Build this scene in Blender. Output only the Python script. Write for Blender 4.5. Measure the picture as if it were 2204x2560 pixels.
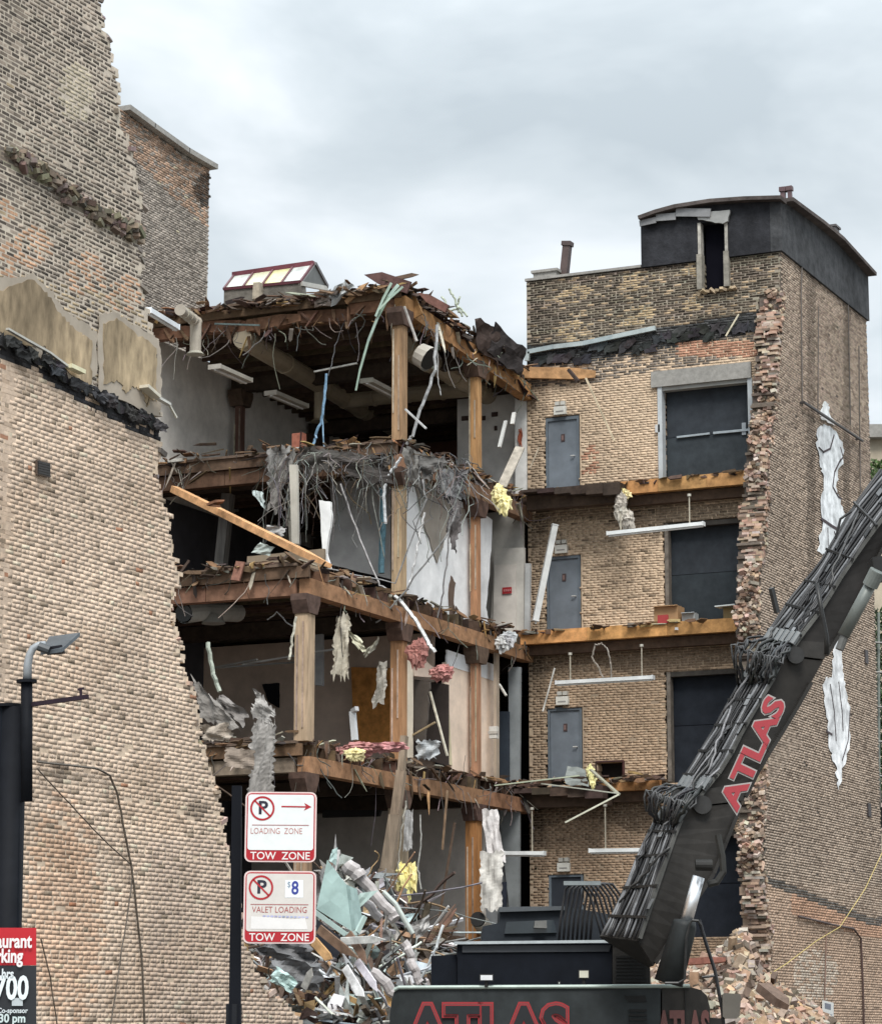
import bpy, math, random
import numpy as np
from mathutils import Vector
random.seed(7); rng = np.random.default_rng(7)
for o in list(bpy.data.objects): bpy.data.objects.remove(o)
SC = bpy.context.scene
COL = SC.collection
# ------------------------------------------------------------------ camera
YAW, PITCH = math.radians(24.84), math.atan(1320/7000)
cam = bpy.data.objects.new('camera', bpy.data.cameras.new('camera')); COL.objects.link(cam)
cam.location = (0, 0, 1.6); cam.rotation_euler = (math.pi/2+PITCH, 0, YAW)
cam.data.sensor_fit = 'HORIZONTAL'; cam.data.sensor_width = 36; cam.data.lens = 36*7000/2204
cam.data.clip_start = .5; cam.data.clip_end = 4000
SC.camera = cam
# ------------------------------------------------------------------ light
SUN_EL, SUN_AZ = math.radians(52), math.radians(150)     # azimuth from +Y, clockwise
w = bpy.data.worlds.new('World'); SC.world = w; w.use_nodes = True
nt = w.node_tree; nt.nodes.clear(); N = nt.nodes.new; L = nt.links.new
out = N('ShaderNodeOutputWorld'); bg1 = N('ShaderNodeBackground'); bg2 = N('ShaderNodeBackground'); mx = N('ShaderNodeMixShader')
sky = N('ShaderNodeTexSky'); sky.sky_type = 'NISHITA'; sky.sun_disc = False
sky.sun_elevation = SUN_EL; sky.sun_rotation = SUN_AZ
L(sky.outputs[0], bg1.inputs[0]); bg1.inputs[1].default_value = .10
tc = N('ShaderNodeTexCoord'); mp = N('ShaderNodeMapping'); L(tc.outputs['Generated'], mp.inputs[0])
mp.inputs['Scale'].default_value = (1, 1, 2.1)
n1 = N('ShaderNodeTexNoise'); n1.inputs['Scale'].default_value = 8; n1.inputs['Detail'].default_value = 5; n1.inputs['Roughness'].default_value = .5; n1.inputs['Distortion'].default_value = .25
n2 = N('ShaderNodeTexNoise'); n2.inputs['Scale'].default_value = 2.2; n2.inputs['Detail'].default_value = 2
L(mp.outputs[0], n1.inputs[0]); L(mp.outputs[0], n2.inputs[0])
ad = N('ShaderNodeMath'); ad.operation = 'MULTIPLY_ADD'; L(n2.outputs[0], ad.inputs[0]); ad.inputs[1].default_value = .6; L(n1.outputs[0], ad.inputs[2])
cr = N('ShaderNodeValToRGB'); e = cr.color_ramp.elements
e[0].position = .62; e[0].color = (.285, .318, .338, 1); e[1].position = .96; e[1].color = (.47, .495, .512, 1)
x = cr.color_ramp.elements.new(.78); x.color = (.355, .388, .406, 1)
L(ad.outputs[0], cr.inputs[0])
sx = N('ShaderNodeSeparateXYZ'); L(tc.outputs['Generated'], sx.inputs[0])
cie = N('ShaderNodeMapRange'); L(sx.outputs[2], cie.inputs[0])      # overcast sky: brighter towards the zenith
cie.inputs[1].default_value = .3; cie.inputs[2].default_value = 1; cie.inputs[3].default_value = 1.0; cie.inputs[4].default_value = 3.0
L(cr.outputs[0], bg2.inputs[0]); L(cie.outputs[0], bg2.inputs[1])
mx.inputs[0].default_value = .93; L(bg1.outputs[0], mx.inputs[1]); L(bg2.outputs[0], mx.inputs[2]); L(mx.outputs[0], out.inputs[0])
sun = bpy.data.objects.new('sun', bpy.data.lights.new('sun', 'SUN')); COL.objects.link(sun)
sun.data.energy = 1.5; sun.data.angle = math.radians(24); sun.data.color = (1, .96, .9)
sd = Vector((math.sin(SUN_AZ)*math.cos(SUN_EL), math.cos(SUN_AZ)*math.cos(SUN_EL), math.sin(SUN_EL)))
sun.rotation_euler = sd.to_track_quat('Z', 'Y').to_euler()
SC.view_settings.view_transform = 'Standard'; SC.view_settings.look = 'None'
SC.view_settings.exposure = 1.05; SC.view_settings.gamma = 1; SC.view_settings.use_curve_mapping = False
# ------------------------------------------------------------------ measuring: photo points onto real planes
K = 2204/1784
cp, sp = math.cos(PITCH), math.sin(PITCH)
FW = np.array((-math.sin(YAW)*cp, math.cos(YAW)*cp, sp)); RT = np.array((math.cos(YAW), math.sin(YAW), 0.))
UP = np.array((math.sin(YAW)*sp, -math.cos(YAW)*sp, cp)); FH = np.array((-math.sin(YAW), math.cos(YAW), 0.)); EYE = np.array((0, 0, 1.6))
def ray(x, y): return FW + RT*((x*K-1102)/7000) + UP*((1280-y*K)/7000)
def pX(x, y, X): d = ray(x, y); return EYE + d*(X/d[0])
def pY(x, y, Y): d = ray(x, y); return EYE + d*(Y/d[1])
def pZ(x, y, z): d = ray(x, y); return EYE + d*((z-1.6)/d[2])
def pF(x, y, F): d = ray(x, y); return EYE + d*(F/d.dot(FH))        # vertical plane facing the street, F metres ahead
def proj(P):
    v = P - EYE; a = v@FW
    return ((v@RT)/a*7000+1102)/K, (1280-(v@UP)/a*7000)/K
XP, YW, XC, XL = -21.4, 67.08, -28.55, -35.7
Z4, Z3, Z2, Z1 = 15.75, 12.0, 8.05, 4.1
def zroof(Y): return 19.6 - .072*(Y-59.3)
# ------------------------------------------------------------------ materials
MATS = {}
def mat(name, color=None, rough=.85, metal=0., nscale=6., namt=.25, bump=.15, stretch=(1, 1, 1), fine=0., spec=.4, emit=0, big=.0, bdist=.02):
    if name in MATS: return MATS[name]
    m = bpy.data.materials.new(name); m.use_nodes = True; t = m.node_tree; b = t.nodes['Principled BSDF']
    N = t.nodes.new; L = t.links.new
    b.inputs['Roughness'].default_value = rough; b.inputs['Metallic'].default_value = metal; b.inputs['Specular IOR Level'].default_value = spec
    g = N('ShaderNodeNewGeometry'); mp = N('ShaderNodeMapping'); L(g.outputs['Position'], mp.inputs[0]); mp.inputs['Scale'].default_value = stretch
    nz = N('ShaderNodeTexNoise'); nz.inputs['Scale'].default_value = nscale; nz.inputs['Detail'].default_value = 6; nz.inputs['Roughness'].default_value = .65; L(mp.outputs[0], nz.inputs[0])
    if color is None:
        a = N('ShaderNodeAttribute'); a.attribute_name = 'Col'; src = a.outputs['Color']
    else:
        c = N('ShaderNodeRGB'); c.outputs[0].default_value = (*color, 1); src = c.outputs[0]
    mr = N('ShaderNodeMapRange'); L(nz.outputs[0], mr.inputs[0]); mr.inputs[1].default_value = .3; mr.inputs[2].default_value = .7
    mr.inputs[3].default_value = 1-namt; mr.inputs[4].default_value = 1+namt
    v = N('ShaderNodeVectorMath'); v.operation = 'SCALE'; L(src, v.inputs[0]); L(mr.outputs[0], v.inputs['Scale']); res = v.outputs[0]
    if big:
        nb = N('ShaderNodeTexNoise'); nb.inputs['Scale'].default_value = .55; nb.inputs['Detail'].default_value = 5; L(mp.outputs[0], nb.inputs[0])
        m2 = N('ShaderNodeMapRange'); L(nb.outputs[0], m2.inputs[0]); m2.inputs[1].default_value = .35; m2.inputs[2].default_value = .65
        m2.inputs[3].default_value = 1-big; m2.inputs[4].default_value = 1+big*.6
        v2 = N('ShaderNodeVectorMath'); v2.operation = 'SCALE'; L(res, v2.inputs[0]); L(m2.outputs[0], v2.inputs['Scale']); res = v2.outputs[0]
    L(res, b.inputs['Base Color'])
    if bump:
        bn = N('ShaderNodeBump'); bn.inputs['Strength'].default_value = bump; bn.inputs['Distance'].default_value = bdist; L(nz.outputs[0], bn.inputs['Height']); L(bn.outputs[0], b.inputs['Normal'])
    if emit: L(res, b.inputs['Emission Color']); b.inputs['Emission Strength'].default_value = emit
    MATS[name] = m; return m
M_BRICK = mat('brick_face', None, .95, nscale=9, namt=.24, bump=.5, spec=.2, big=.12)
M_MORTAR = mat('mortar', None, .98, nscale=9, namt=.22, bump=.5, spec=.1, big=.15)
M_WOOD = mat('old_timber', None, .85, nscale=5, namt=.4, bump=.3, spec=.25, big=.2)
M_GRAIN = mat('timber_grain_upright', None, .85, nscale=9, namt=.4, bump=.3, stretch=(1, 1, .12), spec=.25)
M_PLASTER = mat('plaster', None, .93, nscale=2.2, namt=.13, bump=.12, spec=.2, big=.12)
M_CLOTH = mat('torn_sheeting', None, .9, nscale=5, namt=.3, bump=.6, spec=.2)
M_METAL = mat('weathered_metal', None, .5, .25, nscale=4, namt=.2, bump=.08, spec=.5, big=.1)
M_PAINT = mat('satin_paint', None, .5, 0, nscale=2.5, namt=.16, bump=.04, spec=.32, big=.15)
M_DARKP = mat('machine_paint', None, .55, 0, nscale=3, namt=.35, bump=.06, spec=.24, big=.4)
M_RUBBER = mat('hose_rubber', None, .4, 0, nscale=12, namt=.4, bump=.1, spec=.35)
M_CHROME = mat('chrome_rod', (.85, .86, .88), .38, 1., nscale=8, namt=.1, bump=.02)
M_TAR = mat('tar_felt', None, .85, 0, nscale=3, namt=.4, bump=.8, spec=.12, big=.25, bdist=.05)
M_BLACK = mat('black_paint', None, .65, 0, nscale=3, namt=.25, bump=.04, spec=.10, big=.1)
M_OCHRE = mat('stained_ochre_plaster', None, .95, nscale=3, namt=.45, bump=.3, stretch=(1, 1.6, .6), spec=.15, big=.35)
M_VOID = mat('unlit_void', None, 1., 0, nscale=3, namt=.1, bump=0, spec=0)
M_PEEL = mat('peeling_whitewash', None, .95, nscale=3.5, namt=.42, bump=.2, spec=.15, big=.25)
M_GRAPH = mat('sign_print', None, .5, 0, nscale=20, namt=.05, bump=0, spec=.4)
M_GLASS = mat('dark_glass', (.02, .028, .035), .12, 0, nscale=2, namt=.2, bump=.02, spec=.7)
M_GROUND = mat('dirt', (.12, .105, .09), .95, nscale=1.5, namt=.35, bump=.6, bdist=.1, big=.3)
M_ASPH = mat('asphalt', (.05, .05, .052), .9, nscale=30, namt=.3, bump=.4, big=.15)
M_CONC = mat('concrete', (.3, .29, .27), .9, nscale=8, namt=.2, bump=.3, big=.15)
# ------------------------------------------------------------------ mesh building
def nrm(v): v = np.asarray(v, float); n = np.linalg.norm(v); return v/n if n > 1e-9 else v
def frame(d, up=(0, 0, 1)):
    d = nrm(d); up = np.asarray(up, float)
    if abs(d@nrm(up)) > .98: up = np.array((1., 0, 0)) if abs(d[0]) < .9 else np.array((0, 1., 0))
    s = nrm(np.cross(d, up)); return d, s, nrm(np.cross(s, d))
class MB:
    def __init__(s): s.V = []; s.F = []; s.C = []; s.n = 0
    def add(s, V, F, c):
        s.V.append(np.asarray(V, float)); s.F += [tuple(i+s.n for i in f) for f in F]; s.n += len(V)
        s.C += [c]*len(F)
    def box(s, c, ex, ey, ez, col):      # centre and three half-axis vectors
        c = np.asarray(c, float); ex, ey, ez = map(lambda v: np.asarray(v, float), (ex, ey, ez))
        V = [c+a*ex+b*ey+d*ez for d in (-1, 1) for b in (-1, 1) for a in (-1, 1)]
        s.add(V, [(0, 2, 3, 1), (4, 5, 7, 6), (0, 1, 5, 4), (2, 6, 7, 3), (0, 4, 6, 2), (1, 3, 7, 5)], col); return s
    def bx(s, lo, hi, col):
        lo, hi = np.array(lo, float), np.array(hi, float); c = (lo+hi)/2; h = (hi-lo)/2
        return s.box(c, (h[0], 0, 0), (0, h[1], 0), (0, 0, h[2]), col)
    def bar(s, a, b, w, h, col, up=(0, 0, 1)):
        a, b = np.asarray(a, float), np.asarray(b, float); d, sd, u = frame(b-a, up)
        return s.box((a+b)/2, (b-a)/2, sd*w/2, u*h/2, col)
    def splint(s, a, b, w, h, col, up=(0, 0, 1)):     # board with a pointed, broken end at b
        a, b = np.asarray(a, float), np.asarray(b, float); d, sd, u = frame(b-a, up); m = a+(b-a)*random.uniform(.6, .85); k = random.uniform(-.3, .3)
        V = [a-sd*w/2-u*h/2, a+sd*w/2-u*h/2, a+sd*w/2+u*h/2, a-sd*w/2+u*h/2, m-sd*w/2-u*h/2, m+sd*w/2-u*h/2, m+sd*w/2+u*h/2, m-sd*w/2+u*h/2, b+sd*w*k-u*h*.3, b+sd*w*k+u*h*.3]
        s.add(V, [(0, 3, 2, 1), (0, 1, 5, 4), (1, 2, 6, 5), (2, 3, 7, 6), (3, 0, 4, 7), (4, 5, 8), (6, 7, 9), (5, 6, 9, 8), (7, 4, 8, 9)], col); return s
    def tube(s, pts, r, col, n=7, cap=True):
        pts = [np.asarray(p, float) for p in pts]; m = len(pts); R = r if hasattr(r, '__len__') else [r]*m; V = []; pu = None
        for i, p in enumerate(pts):
            d = nrm(pts[min(i+1, m-1)]-pts[max(i-1, 0)])
            if pu is None: _, sd, u = frame(d)
            else:
                sd = nrm(np.cross(d, pu)); u = nrm(np.cross(sd, d))
            pu = u
            for k in range(n):
                a = 2*math.pi*k/n; V.append(p+(sd*math.cos(a)+u*math.sin(a))*R[i])
        F = [(i*n+k, i*n+(k+1) % n, (i+1)*n+(k+1) % n, (i+1)*n+k) for i in range(m-1) for k in range(n)]
        if cap: F += [tuple(range(n-1, -1, -1)), tuple((m-1)*n+k for k in range(n))]
        s.add(V, F, col); return s
    def prism(s, poly, d, col):           # closed outline swept along vector d
        n = len(poly); P = [np.asarray(p, float) for p in poly]; d = np.asarray(d, float)
        V = P+[p+d for p in P]
        s.add(V, [tuple(range(n)), tuple(range(2*n-1, n-1, -1))]+[(i, (i+1) % n, (i+1) % n+n, i+n) for i in range(n)], col); return s
    def sheet(s, P00, P10, P11, P01, nu, nv, amp, col, th=.012, seed=0, rag=.0):
        r = np.random.default_rng(seed); P00, P10, P11, P01 = [np.asarray(p, float) for p in (P00, P10, P11, P01)]
        nn = nrm(np.cross(P10-P00, P01-P00)); ph = r.uniform(0, 6.28, 8); V = []
        for j in range(nv+1):
            for i in range(nu+1):
                u, v = i/nu, j/nv
                p = (P00*(1-u)+P10*u)*(1-v)+(P01*(1-u)+P11*u)*v
                h = math.sin(u*7+ph[0]+3*math.sin(v*4+ph[1]))*.5+math.sin(v*9+ph[2]+u*5)*.35+math.sin(u*17+v*6+ph[3])*.3+r.normal()*.06
                e = rag*r.uniform(-1, 1) if (i in (0, nu) or j in (0, nv)) else 0
                V.append(p+nn*h*amp+(P10-P00)*(e if i in (0, nu) else 0)+(P01-P00)*(e if j in (0, nv) else 0))
        F = [(j*(nu+1)+i, j*(nu+1)+i+1, (j+1)*(nu+1)+i+1, (j+1)*(nu+1)+i) for j in range(nv) for i in range(nu)]
        m = len(V); V2 = [v-nn*th for v in V]
        s.add(V+V2, F+[tuple(i+m for i in f[::-1]) for f in F], col); return s
    def build(s, name, material, parent=None, label=None, cat=None, group=None, kind=None, smooth=False, mesh_only=False):
        V = np.vstack(s.V) if s.V else np.zeros((0, 3))
        org = np.array(parent['org']) if parent is not None else np.array((V[:, 0].mean(), V[:, 1].mean(), V[:, 2].min()))
        me = bpy.data.meshes.new(name); me.from_pydata((V-org).tolist(), [], s.F)
        lt = np.array([len(f) for f in s.F]); c = np.ones((len(s.F), 4)); c[:, :3] = np.array(s.C)[:, :3]
        at = me.color_attributes.new('Col', 'FLOAT_COLOR', 'CORNER'); at.data.foreach_set('color', np.repeat(c, lt, axis=0).ravel())
        if smooth: me.polygons.foreach_set('use_smooth', [True]*len(me.polygons))
        me.materials.append(material); me.update()
        if mesh_only: return me
        o = bpy.data.objects.new(name, me); COL.objects.link(o)
        if parent is not None: o.parent = parent; o['org'] = [0, 0, 0]; o['org'] = list(map(float, org))
        else: o.location = org; o['org'] = list(map(float, org))
        if parent is not None: pass
        return tag(o, label, cat, group, kind)
def tag(o, label=None, cat=None, group=None, kind=None):
    if label: o['label'] = label
    if cat: o['category'] = cat
    if group: o['group'] = group
    if kind: o['kind'] = kind
    return o
def thing(name, loc, label, cat, group=None):
    o = bpy.data.objects.new(name, None); COL.objects.link(o); o.location = loc; o['org'] = [float(v) for v in loc]; o.empty_display_size = .3
    return tag(o, label, cat, group)
def one(fn, name, material, parent=None, **kw):
    m = MB(); fn(m); return m.build(name, material, parent, **kw)
def vary(c, a=.15): k = 1+random.uniform(-a, a); return tuple(min(1, v*k*(1+random.uniform(-a, a)*.25)) for v in c)
def text_mesh(s, size, origin, ex, ez, col, mb, bold=.0, extrude=.004, align='CENTER', sx=1.):
    cu = bpy.data.curves.new('t', 'FONT'); cu.body = s; cu.size = size; cu.align_x = align; cu.align_y = 'CENTER'; cu.offset = bold; cu.extrude = extrude; cu.resolution_u = 3
    ob = bpy.data.objects.new('t', cu); COL.objects.link(ob); dg = bpy.context.evaluated_depsgraph_get(); me = ob.evaluated_get(dg).to_mesh()
    ex, ez = nrm(ex), nrm(ez); nn = np.cross(ex, ez); o = np.asarray(origin, float)
    V = [o+ex*v.co.x*sx+ez*v.co.y+nn*v.co.z for v in me.vertices]; F = [tuple(p.vertices) for p in me.polygons]
    if F: mb.add(V, F, col)
    ob.evaluated_get(dg).to_mesh_clear(); bpy.data.objects.remove(ob); bpy.data.curves.remove(cu)
# ------------------------------------------------------------------ brick walls
BL, BH = .205, .066
def pip(x, y, poly):
    x = np.asarray(x); y = np.asarray(y); r = np.zeros(x.shape, bool); j = len(poly)-1
    for i in range(len(poly)):
        xi, yi = poly[i]; xj, yj = poly[j]
        if yi != yj: r ^= ((yi > y) != (yj > y)) & (x < (xj-xi)*(y-yi)/(yj-yi)+xi)
        j = i
    return r
def brick_wall(axis, const, u0, u1, z0, z1, inside, colf, mortf, parent, thick=.4, n_single=0, gap=.012, proud=(.004, .018), single_key=None, name='brick_field', body='wall_core', gapf=None, wavy=.003):
    nz = int((z1-z0)/BH); us = np.arange(u0, u1, .1)
    def W(u, z):
        u, z = np.broadcast_arrays(u, z); c = np.full(u.shape, const)
        return np.stack([c, u, z], -1) if axis == 'X' else np.stack([u, c, z], -1)
    nv = np.array((1., 0, 0)) if axis == 'X' else np.array((0, -1., 0)); uv = np.array((0, 1., 0)) if axis == 'X' else np.array((1., 0, 0))
    mb = MB()
    for i in range(nz):
        za, zb = z0+i*BH, z0+(i+1)*BH; ins = inside(us+.05, np.full(us.shape, (za+zb)/2)); k = 0
        while k < len(us):
            if not ins[k]: k += 1; continue
            j = k
            while j < len(us) and ins[j] and j-k < 12: j += 1
            a, b = us[k], us[k]+.1*(j-k)
            if j < len(us) and not ins[j]: b += random.uniform(-.05, .03)
            q = proj(W((a+b)/2, (za+zb)/2)); col = mortf(float(q[0]), float(q[1]))
            c = W((a+b)/2, (za+zb)/2)-nv*thick/2
            mb.box(c, uv*(b-a)/2, nv*thick/2, (0, 0, BH/2), col); k = j
    mb.build(body, M_MORTAR, parent, kind='stuff' if False else None)
    cs = []; 
    for i in range(nz):
        z = z0+(i+.5)*BH; hd = (i % 6 == 5); ln = BL/2 if hd else BL
        u = np.arange(u0+(0 if i % 2 else -ln/2), u1, ln)+ln/2
        u = u+rng.normal(0, .012, u.shape)
        cs.append(np.stack([u, np.full(u.shape, z+rng.normal(0, .002)), np.full(u.shape, ln)], 1))
    cs = np.vstack(cs); P = W(cs[:, 0], cs[:, 1]); x, y = proj(P)
    cs[:, 1] += wavy*(np.sin(cs[:, 0]*2.3+cs[:, 1]*3)+np.sin(cs[:, 0]*.9-cs[:, 1]*5.1+2))*.5; keep = inside(cs[:, 0], cs[:, 1]) & inside(cs[:, 0]-cs[:, 2]*.4, cs[:, 1]) & inside(cs[:, 0]+cs[:, 2]*.4, cs[:, 1])
    keep &= (cs[:, 0] > u0) & (cs[:, 0] < u1)
    cs = cs[keep]; x = x[keep]; y = y[keep]; C, miss = colf(x, y, rng.random((len(cs), 4)))
    k2 = ~miss; cs = cs[k2]; C = C[k2]; x = x[k2]; y = y[k2]
    n = len(cs); G = gap if gapf is None else gapf(x, y); hu = cs[:, 2]/2-G/2*rng.uniform(.7, 1.6, n); hz = BH/2-G/2*rng.uniform(.8, 1.3, n); pr = rng.uniform(proud[0], proud[1], n)
    single = np.zeros(n, bool)
    if n_single:
        vis = (x > 2) & (x < 1782) & (y > 2) & (y < 2070); key = np.where(vis, single_key(cs, x, y), 1e9); single[np.argsort(key)[:n_single]] = True
    def mk(cu, cz, hu, hz, pr, tl):
        f = []
        for (a, b, d) in ((-1, -1, 0), (1, -1, 0), (1, 1, 0), (-1, 1, 0), (-1, -1, 1), (1, -1, 1), (1, 1, 1), (-1, 1, 1)):
            f.append(W(cu+a*hu, cz+b*hz+a*tl) + nv*(np.asarray(pr)*(1 if d else 0)-(.03 if not d else 0))[..., None])
        return np.stack(f, 1)
    tl = rng.normal(0, .003, n)
    g = ~single; V = mk(cs[g, 0], cs[g, 1], hu[g], hz[g], pr[g], tl[g]).reshape(-1, 3); m = g.sum()
    F0 = np.array([(4, 5, 6, 7), (0, 1, 5, 4), (1, 2, 6, 5), (2, 3, 7, 6), (3, 0, 4, 7)]); F = (np.arange(m)[:, None, None]*8+F0).reshape(-1, 4)
    org = np.array(parent['org']); me = bpy.data.meshes.new(name); me.vertices.add(len(V)); me.vertices.foreach_set('co', (V-org).ravel())
    me.loops.add(F.size); me.loops.foreach_set('vertex_index', F.ravel()); me.polygons.add(len(F)); me.polygons.foreach_set('loop_start', np.arange(0, F.size, 4)); me.polygons.foreach_set('loop_total', np.full(len(F), 4))
    me.update(); at = me.color_attributes.new('Col', 'FLOAT_COLOR', 'CORNER'); cc = np.ones((m, 4)); cc[:, :3] = C[g]
    at.data.foreach_set('color', np.repeat(cc, 20, axis=0).ravel()); me.materials.append(M_BRICK)
    o = bpy.data.objects.new(name, me); COL.objects.link(o); o.parent = parent; o['kind'] = 'stuff'
    if single.any():
        idx = np.where(single)[0]; full = cs[idx, 2] > BL*.75; protos = {}
        for q, i in enumerate(idx):
            gi = float(G[i]) if hasattr(G, '__len__') else G; key = (bool(full[q]), round(gi, 3), tuple(np.round(np.sqrt(C[i])*22)/22))
            if key not in protos:
                b = MB(); hl = (BL if full[q] else BL/2)/2-gi*.55; cc = tuple(np.clip(C[i], 0, 1))
                b.box((0, 0, 0), uv*hl, nv*.03, (0, 0, BH/2-gi/2), cc); 
                me = bpy.data.meshes.new('brick'); me.from_pydata(np.vstack(b.V).tolist(), [], b.F); at = me.color_attributes.new('Col', 'FLOAT_COLOR', 'CORNER')
                at.data.foreach_set('color', list((*cc, 1.))*24); me.materials.append(M_BRICK); me.update(); protos[key] = me
            ob = bpy.data.objects.new('brick', protos[key]); COL.objects.link(ob); ob.parent = parent
            p = W(cs[i, 0], cs[i, 1])+nv*(pr[i]-.03); ob.location = p-org
def blend(base, r, amt): return base*(1+(r[:, None]-.5)*2*amt)
def A(*v): return np.array(v, float)
# ================================================================== SETTING: ground, street
g = MB(); g.add([(-900, -500, 0), (900, -500, 0), (900, 1500, 0), (-900, 1500, 0)], [(0, 1, 2, 3)], (1, 1, 1)); g.build('ground', M_GROUND, kind='structure')
def slabo(lo, hi, name, m): return one(lambda b: b.bx(lo, hi, (1, 1, 1)), name, m, kind='structure')
slabo((-160, -9, -.2), (160, 4, .004), 'road', M_ASPH)
slabo((-160, 4, -.2), (160, 4.3, .14), 'kerb', M_CONC); slabo((-160, 4.302, -.2), (160, 22, .13), 'pavement', M_CONC)
# ================================================================== LEFT: the standing part of the long party wall
edge = [(206, -40), (203, 10), (212, 40), (209, 58), (224, 84), (230, 100), (226, 118), (243, 178), (240, 200), (246, 270), (262, 272), (272, 330), (290, 400), (289, 480), (286, 560), (292, 600), (299, 640), (322, 700),
        (320, 850), (325, 900), (325, 930), (317, 948), (317, 976), (329, 999), (336, 1030), (348, 1040), (345, 1072), (351, 1117), (360, 1151), (365, 1169), (356, 1206), (349, 1212), (351, 1244), (355, 1271), (366, 1300), (372, 1330),
        (374, 1359), (396, 1400), (405, 1452), (405, 1486), (417, 1532), (428, 1554), (435, 1589), (446, 1618), (455, 1680), (470, 1760), (484, 1840), (500, 1920), (519, 1962), (543, 2006), (576, 2027), (606, 2062), (640, 2100)]
ePZ = [pX(x, y, XP)[1:] for x, y in edge]
LPOLY = [(22, 17.6)]+[(a, b) for a, b in ePZ]+[(ePZ[-1][0], 0), (22, 0)]
LPOLY[1] = (LPOLY[1][0], 17.6)
def inL(u, z):
    u = np.asarray(u, float); z = np.asarray(z, float)
    return pip(u+.05*np.sin(z*29)+.04*np.sin(z*61+1), z, LPOLY)
def above(x, y, pts):       # signed distance above a polyline y(x), photo pixels
    return np.interp(x, [p[0] for p in pts], [p[1] for p in pts])-y
ledge = [(-50, 270), (15, 300), (60, 325), (140, 380), (200, 425), (290, 462)]
scar = [(-50, 655), (0, 690), (60, 715), (130, 765), (200, 803), (260, 835), (330, 868)]
def colL(x, y, r):
    n = len(x); C = np.zeros((n, 3)); ab = above(x, y, ledge); lo = above(x, y, scar)
    wob = np.sin(x*.031+y*.017)*.5+np.sin(x*.011-y*.043+1)*.5
    dark = A(.105, .088, .074); midc = A(.26, .215, .175); buff = A(.60, .47, .365)
    C[:] = dark*(.6+1.2*r[:, :1]); t = r[:, 1] > .72-.3*(wob > .2); C[t] = (midc*(.6+.8*r[:, :1]))[t]
    pale = ((x-155)/34)**2+((y-188)/62)**2 < 1; C[pale] = (A(.40, .35, .26)*(.8+.3*r[:, :1]))[pale]
    org = (((x-62)/45)**2+((y-500)/42)**2 < 1) | (((x-175)/38)**2+((y-555)/50)**2 < 1) | (((x-255)/36)**2+((y-600)/45)**2 < 1) | (((x-20)/20)**2+((y-420)/40)**2 < .6) | (((x-10)/40)**2+((y-540)/60)**2 < .5)
    org &= (r[:, 2] > .25) & (ab < 0); C[org] = (A(.46, .28, .18)*(.7+.5*r[:, :1]))[org]
    rough = (ab < 4) & (ab > -34) & (x > 10); C[rough] = (A(.2, .16, .125)*(.45+.9*r[:, :1]))[rough]
    tr = (y > 545+.25*x) & (lo > 0) & (r[:, 2] > .45); C[tr] = (A(.38, .3, .2)*(.6+.6*r[:, :1]))[tr]
    low = lo < -8; base = buff*(.93+.12*r[:, :1])*(1+.06*wob[:, None]); C[low] = base[low]
    dk = low & (r[:, 3] > .90); C[dk] = (A(.47, .365, .28)*(.8+.35*r[:, :1]))[dk]
    li = low & (r[:, 3] < .025); C[li] = A(.60, .52, .40)
    rd = low & (r[:, 2] > .996); C[rd] = A(.36, .19, .12)
    op = low & (((x-130)/75)**2+((y-1850)/220)**2 < .5+.9*r[:, 1]); C[op] = C[op]*A(1.04, .93, .86)
    gy = low & (x > 300) & (y > 1700); C[gy] = C[gy]*A(.86, .86, .88)
    st = low & ((((x-118)/14)**2+((y-1560)/28)**2 < 1) | (((x-400)/25)**2+((y-1640)/18)**2 < 1)); C[st] *= .45
    tar = (lo < 16) & (lo > -30) & (r[:, 2] > .1); C[tar] = A(.035, .035, .038)*(.6+r[tar][:, :1])
    sl = low & (r[:, 2] < .03); C[sl] = A(.28, .22, .165)
    pt = low & (np.sin(x*.021+np.sin(y*.013)*2)+np.sin(y*.019+x*.007) > .9); C[pt] *= A(.9, .88, .86)
    miss = (rough & (r[:, 3] > .55)) | (low & (r[:, 3] > .993)) | (~low & (r[:, 3] > .988))
    return C, miss
def mortL(x, y):
    lo = np.interp(x, [p[0] for p in scar], [p[1] for p in scar])-y; ab = np.interp(x, [p[0] for p in ledge], [p[1] for p in ledge])-y
    if -30 < lo < 16: return vary((.04, .04, .042))
    if lo > 0 and -34 < ab < 4 : return vary((.26, .22, .18), .3)
    return vary((.53, .465, .385) if lo > 0 else (.64, .51, .39), .04)
party = thing('party_wall', (XP, 35, 0), 'long pitted tan brick wall with ragged broken end at the left of the gap', 'brick wall')
brick_wall('X', XP, 22, 41.6, 0, 17.6, inL, colL, mortL, party, thick=.6, n_single=300, single_key=lambda cs, x, y: cs[:, 0], gap=.008, proud=(.0005, .0045), gapf=lambda x, y: np.where(above(x, y, scar) > 0, .025, np.where(rng.random(len(x)) < .45, .0015, .010)), wavy=.010)
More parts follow.
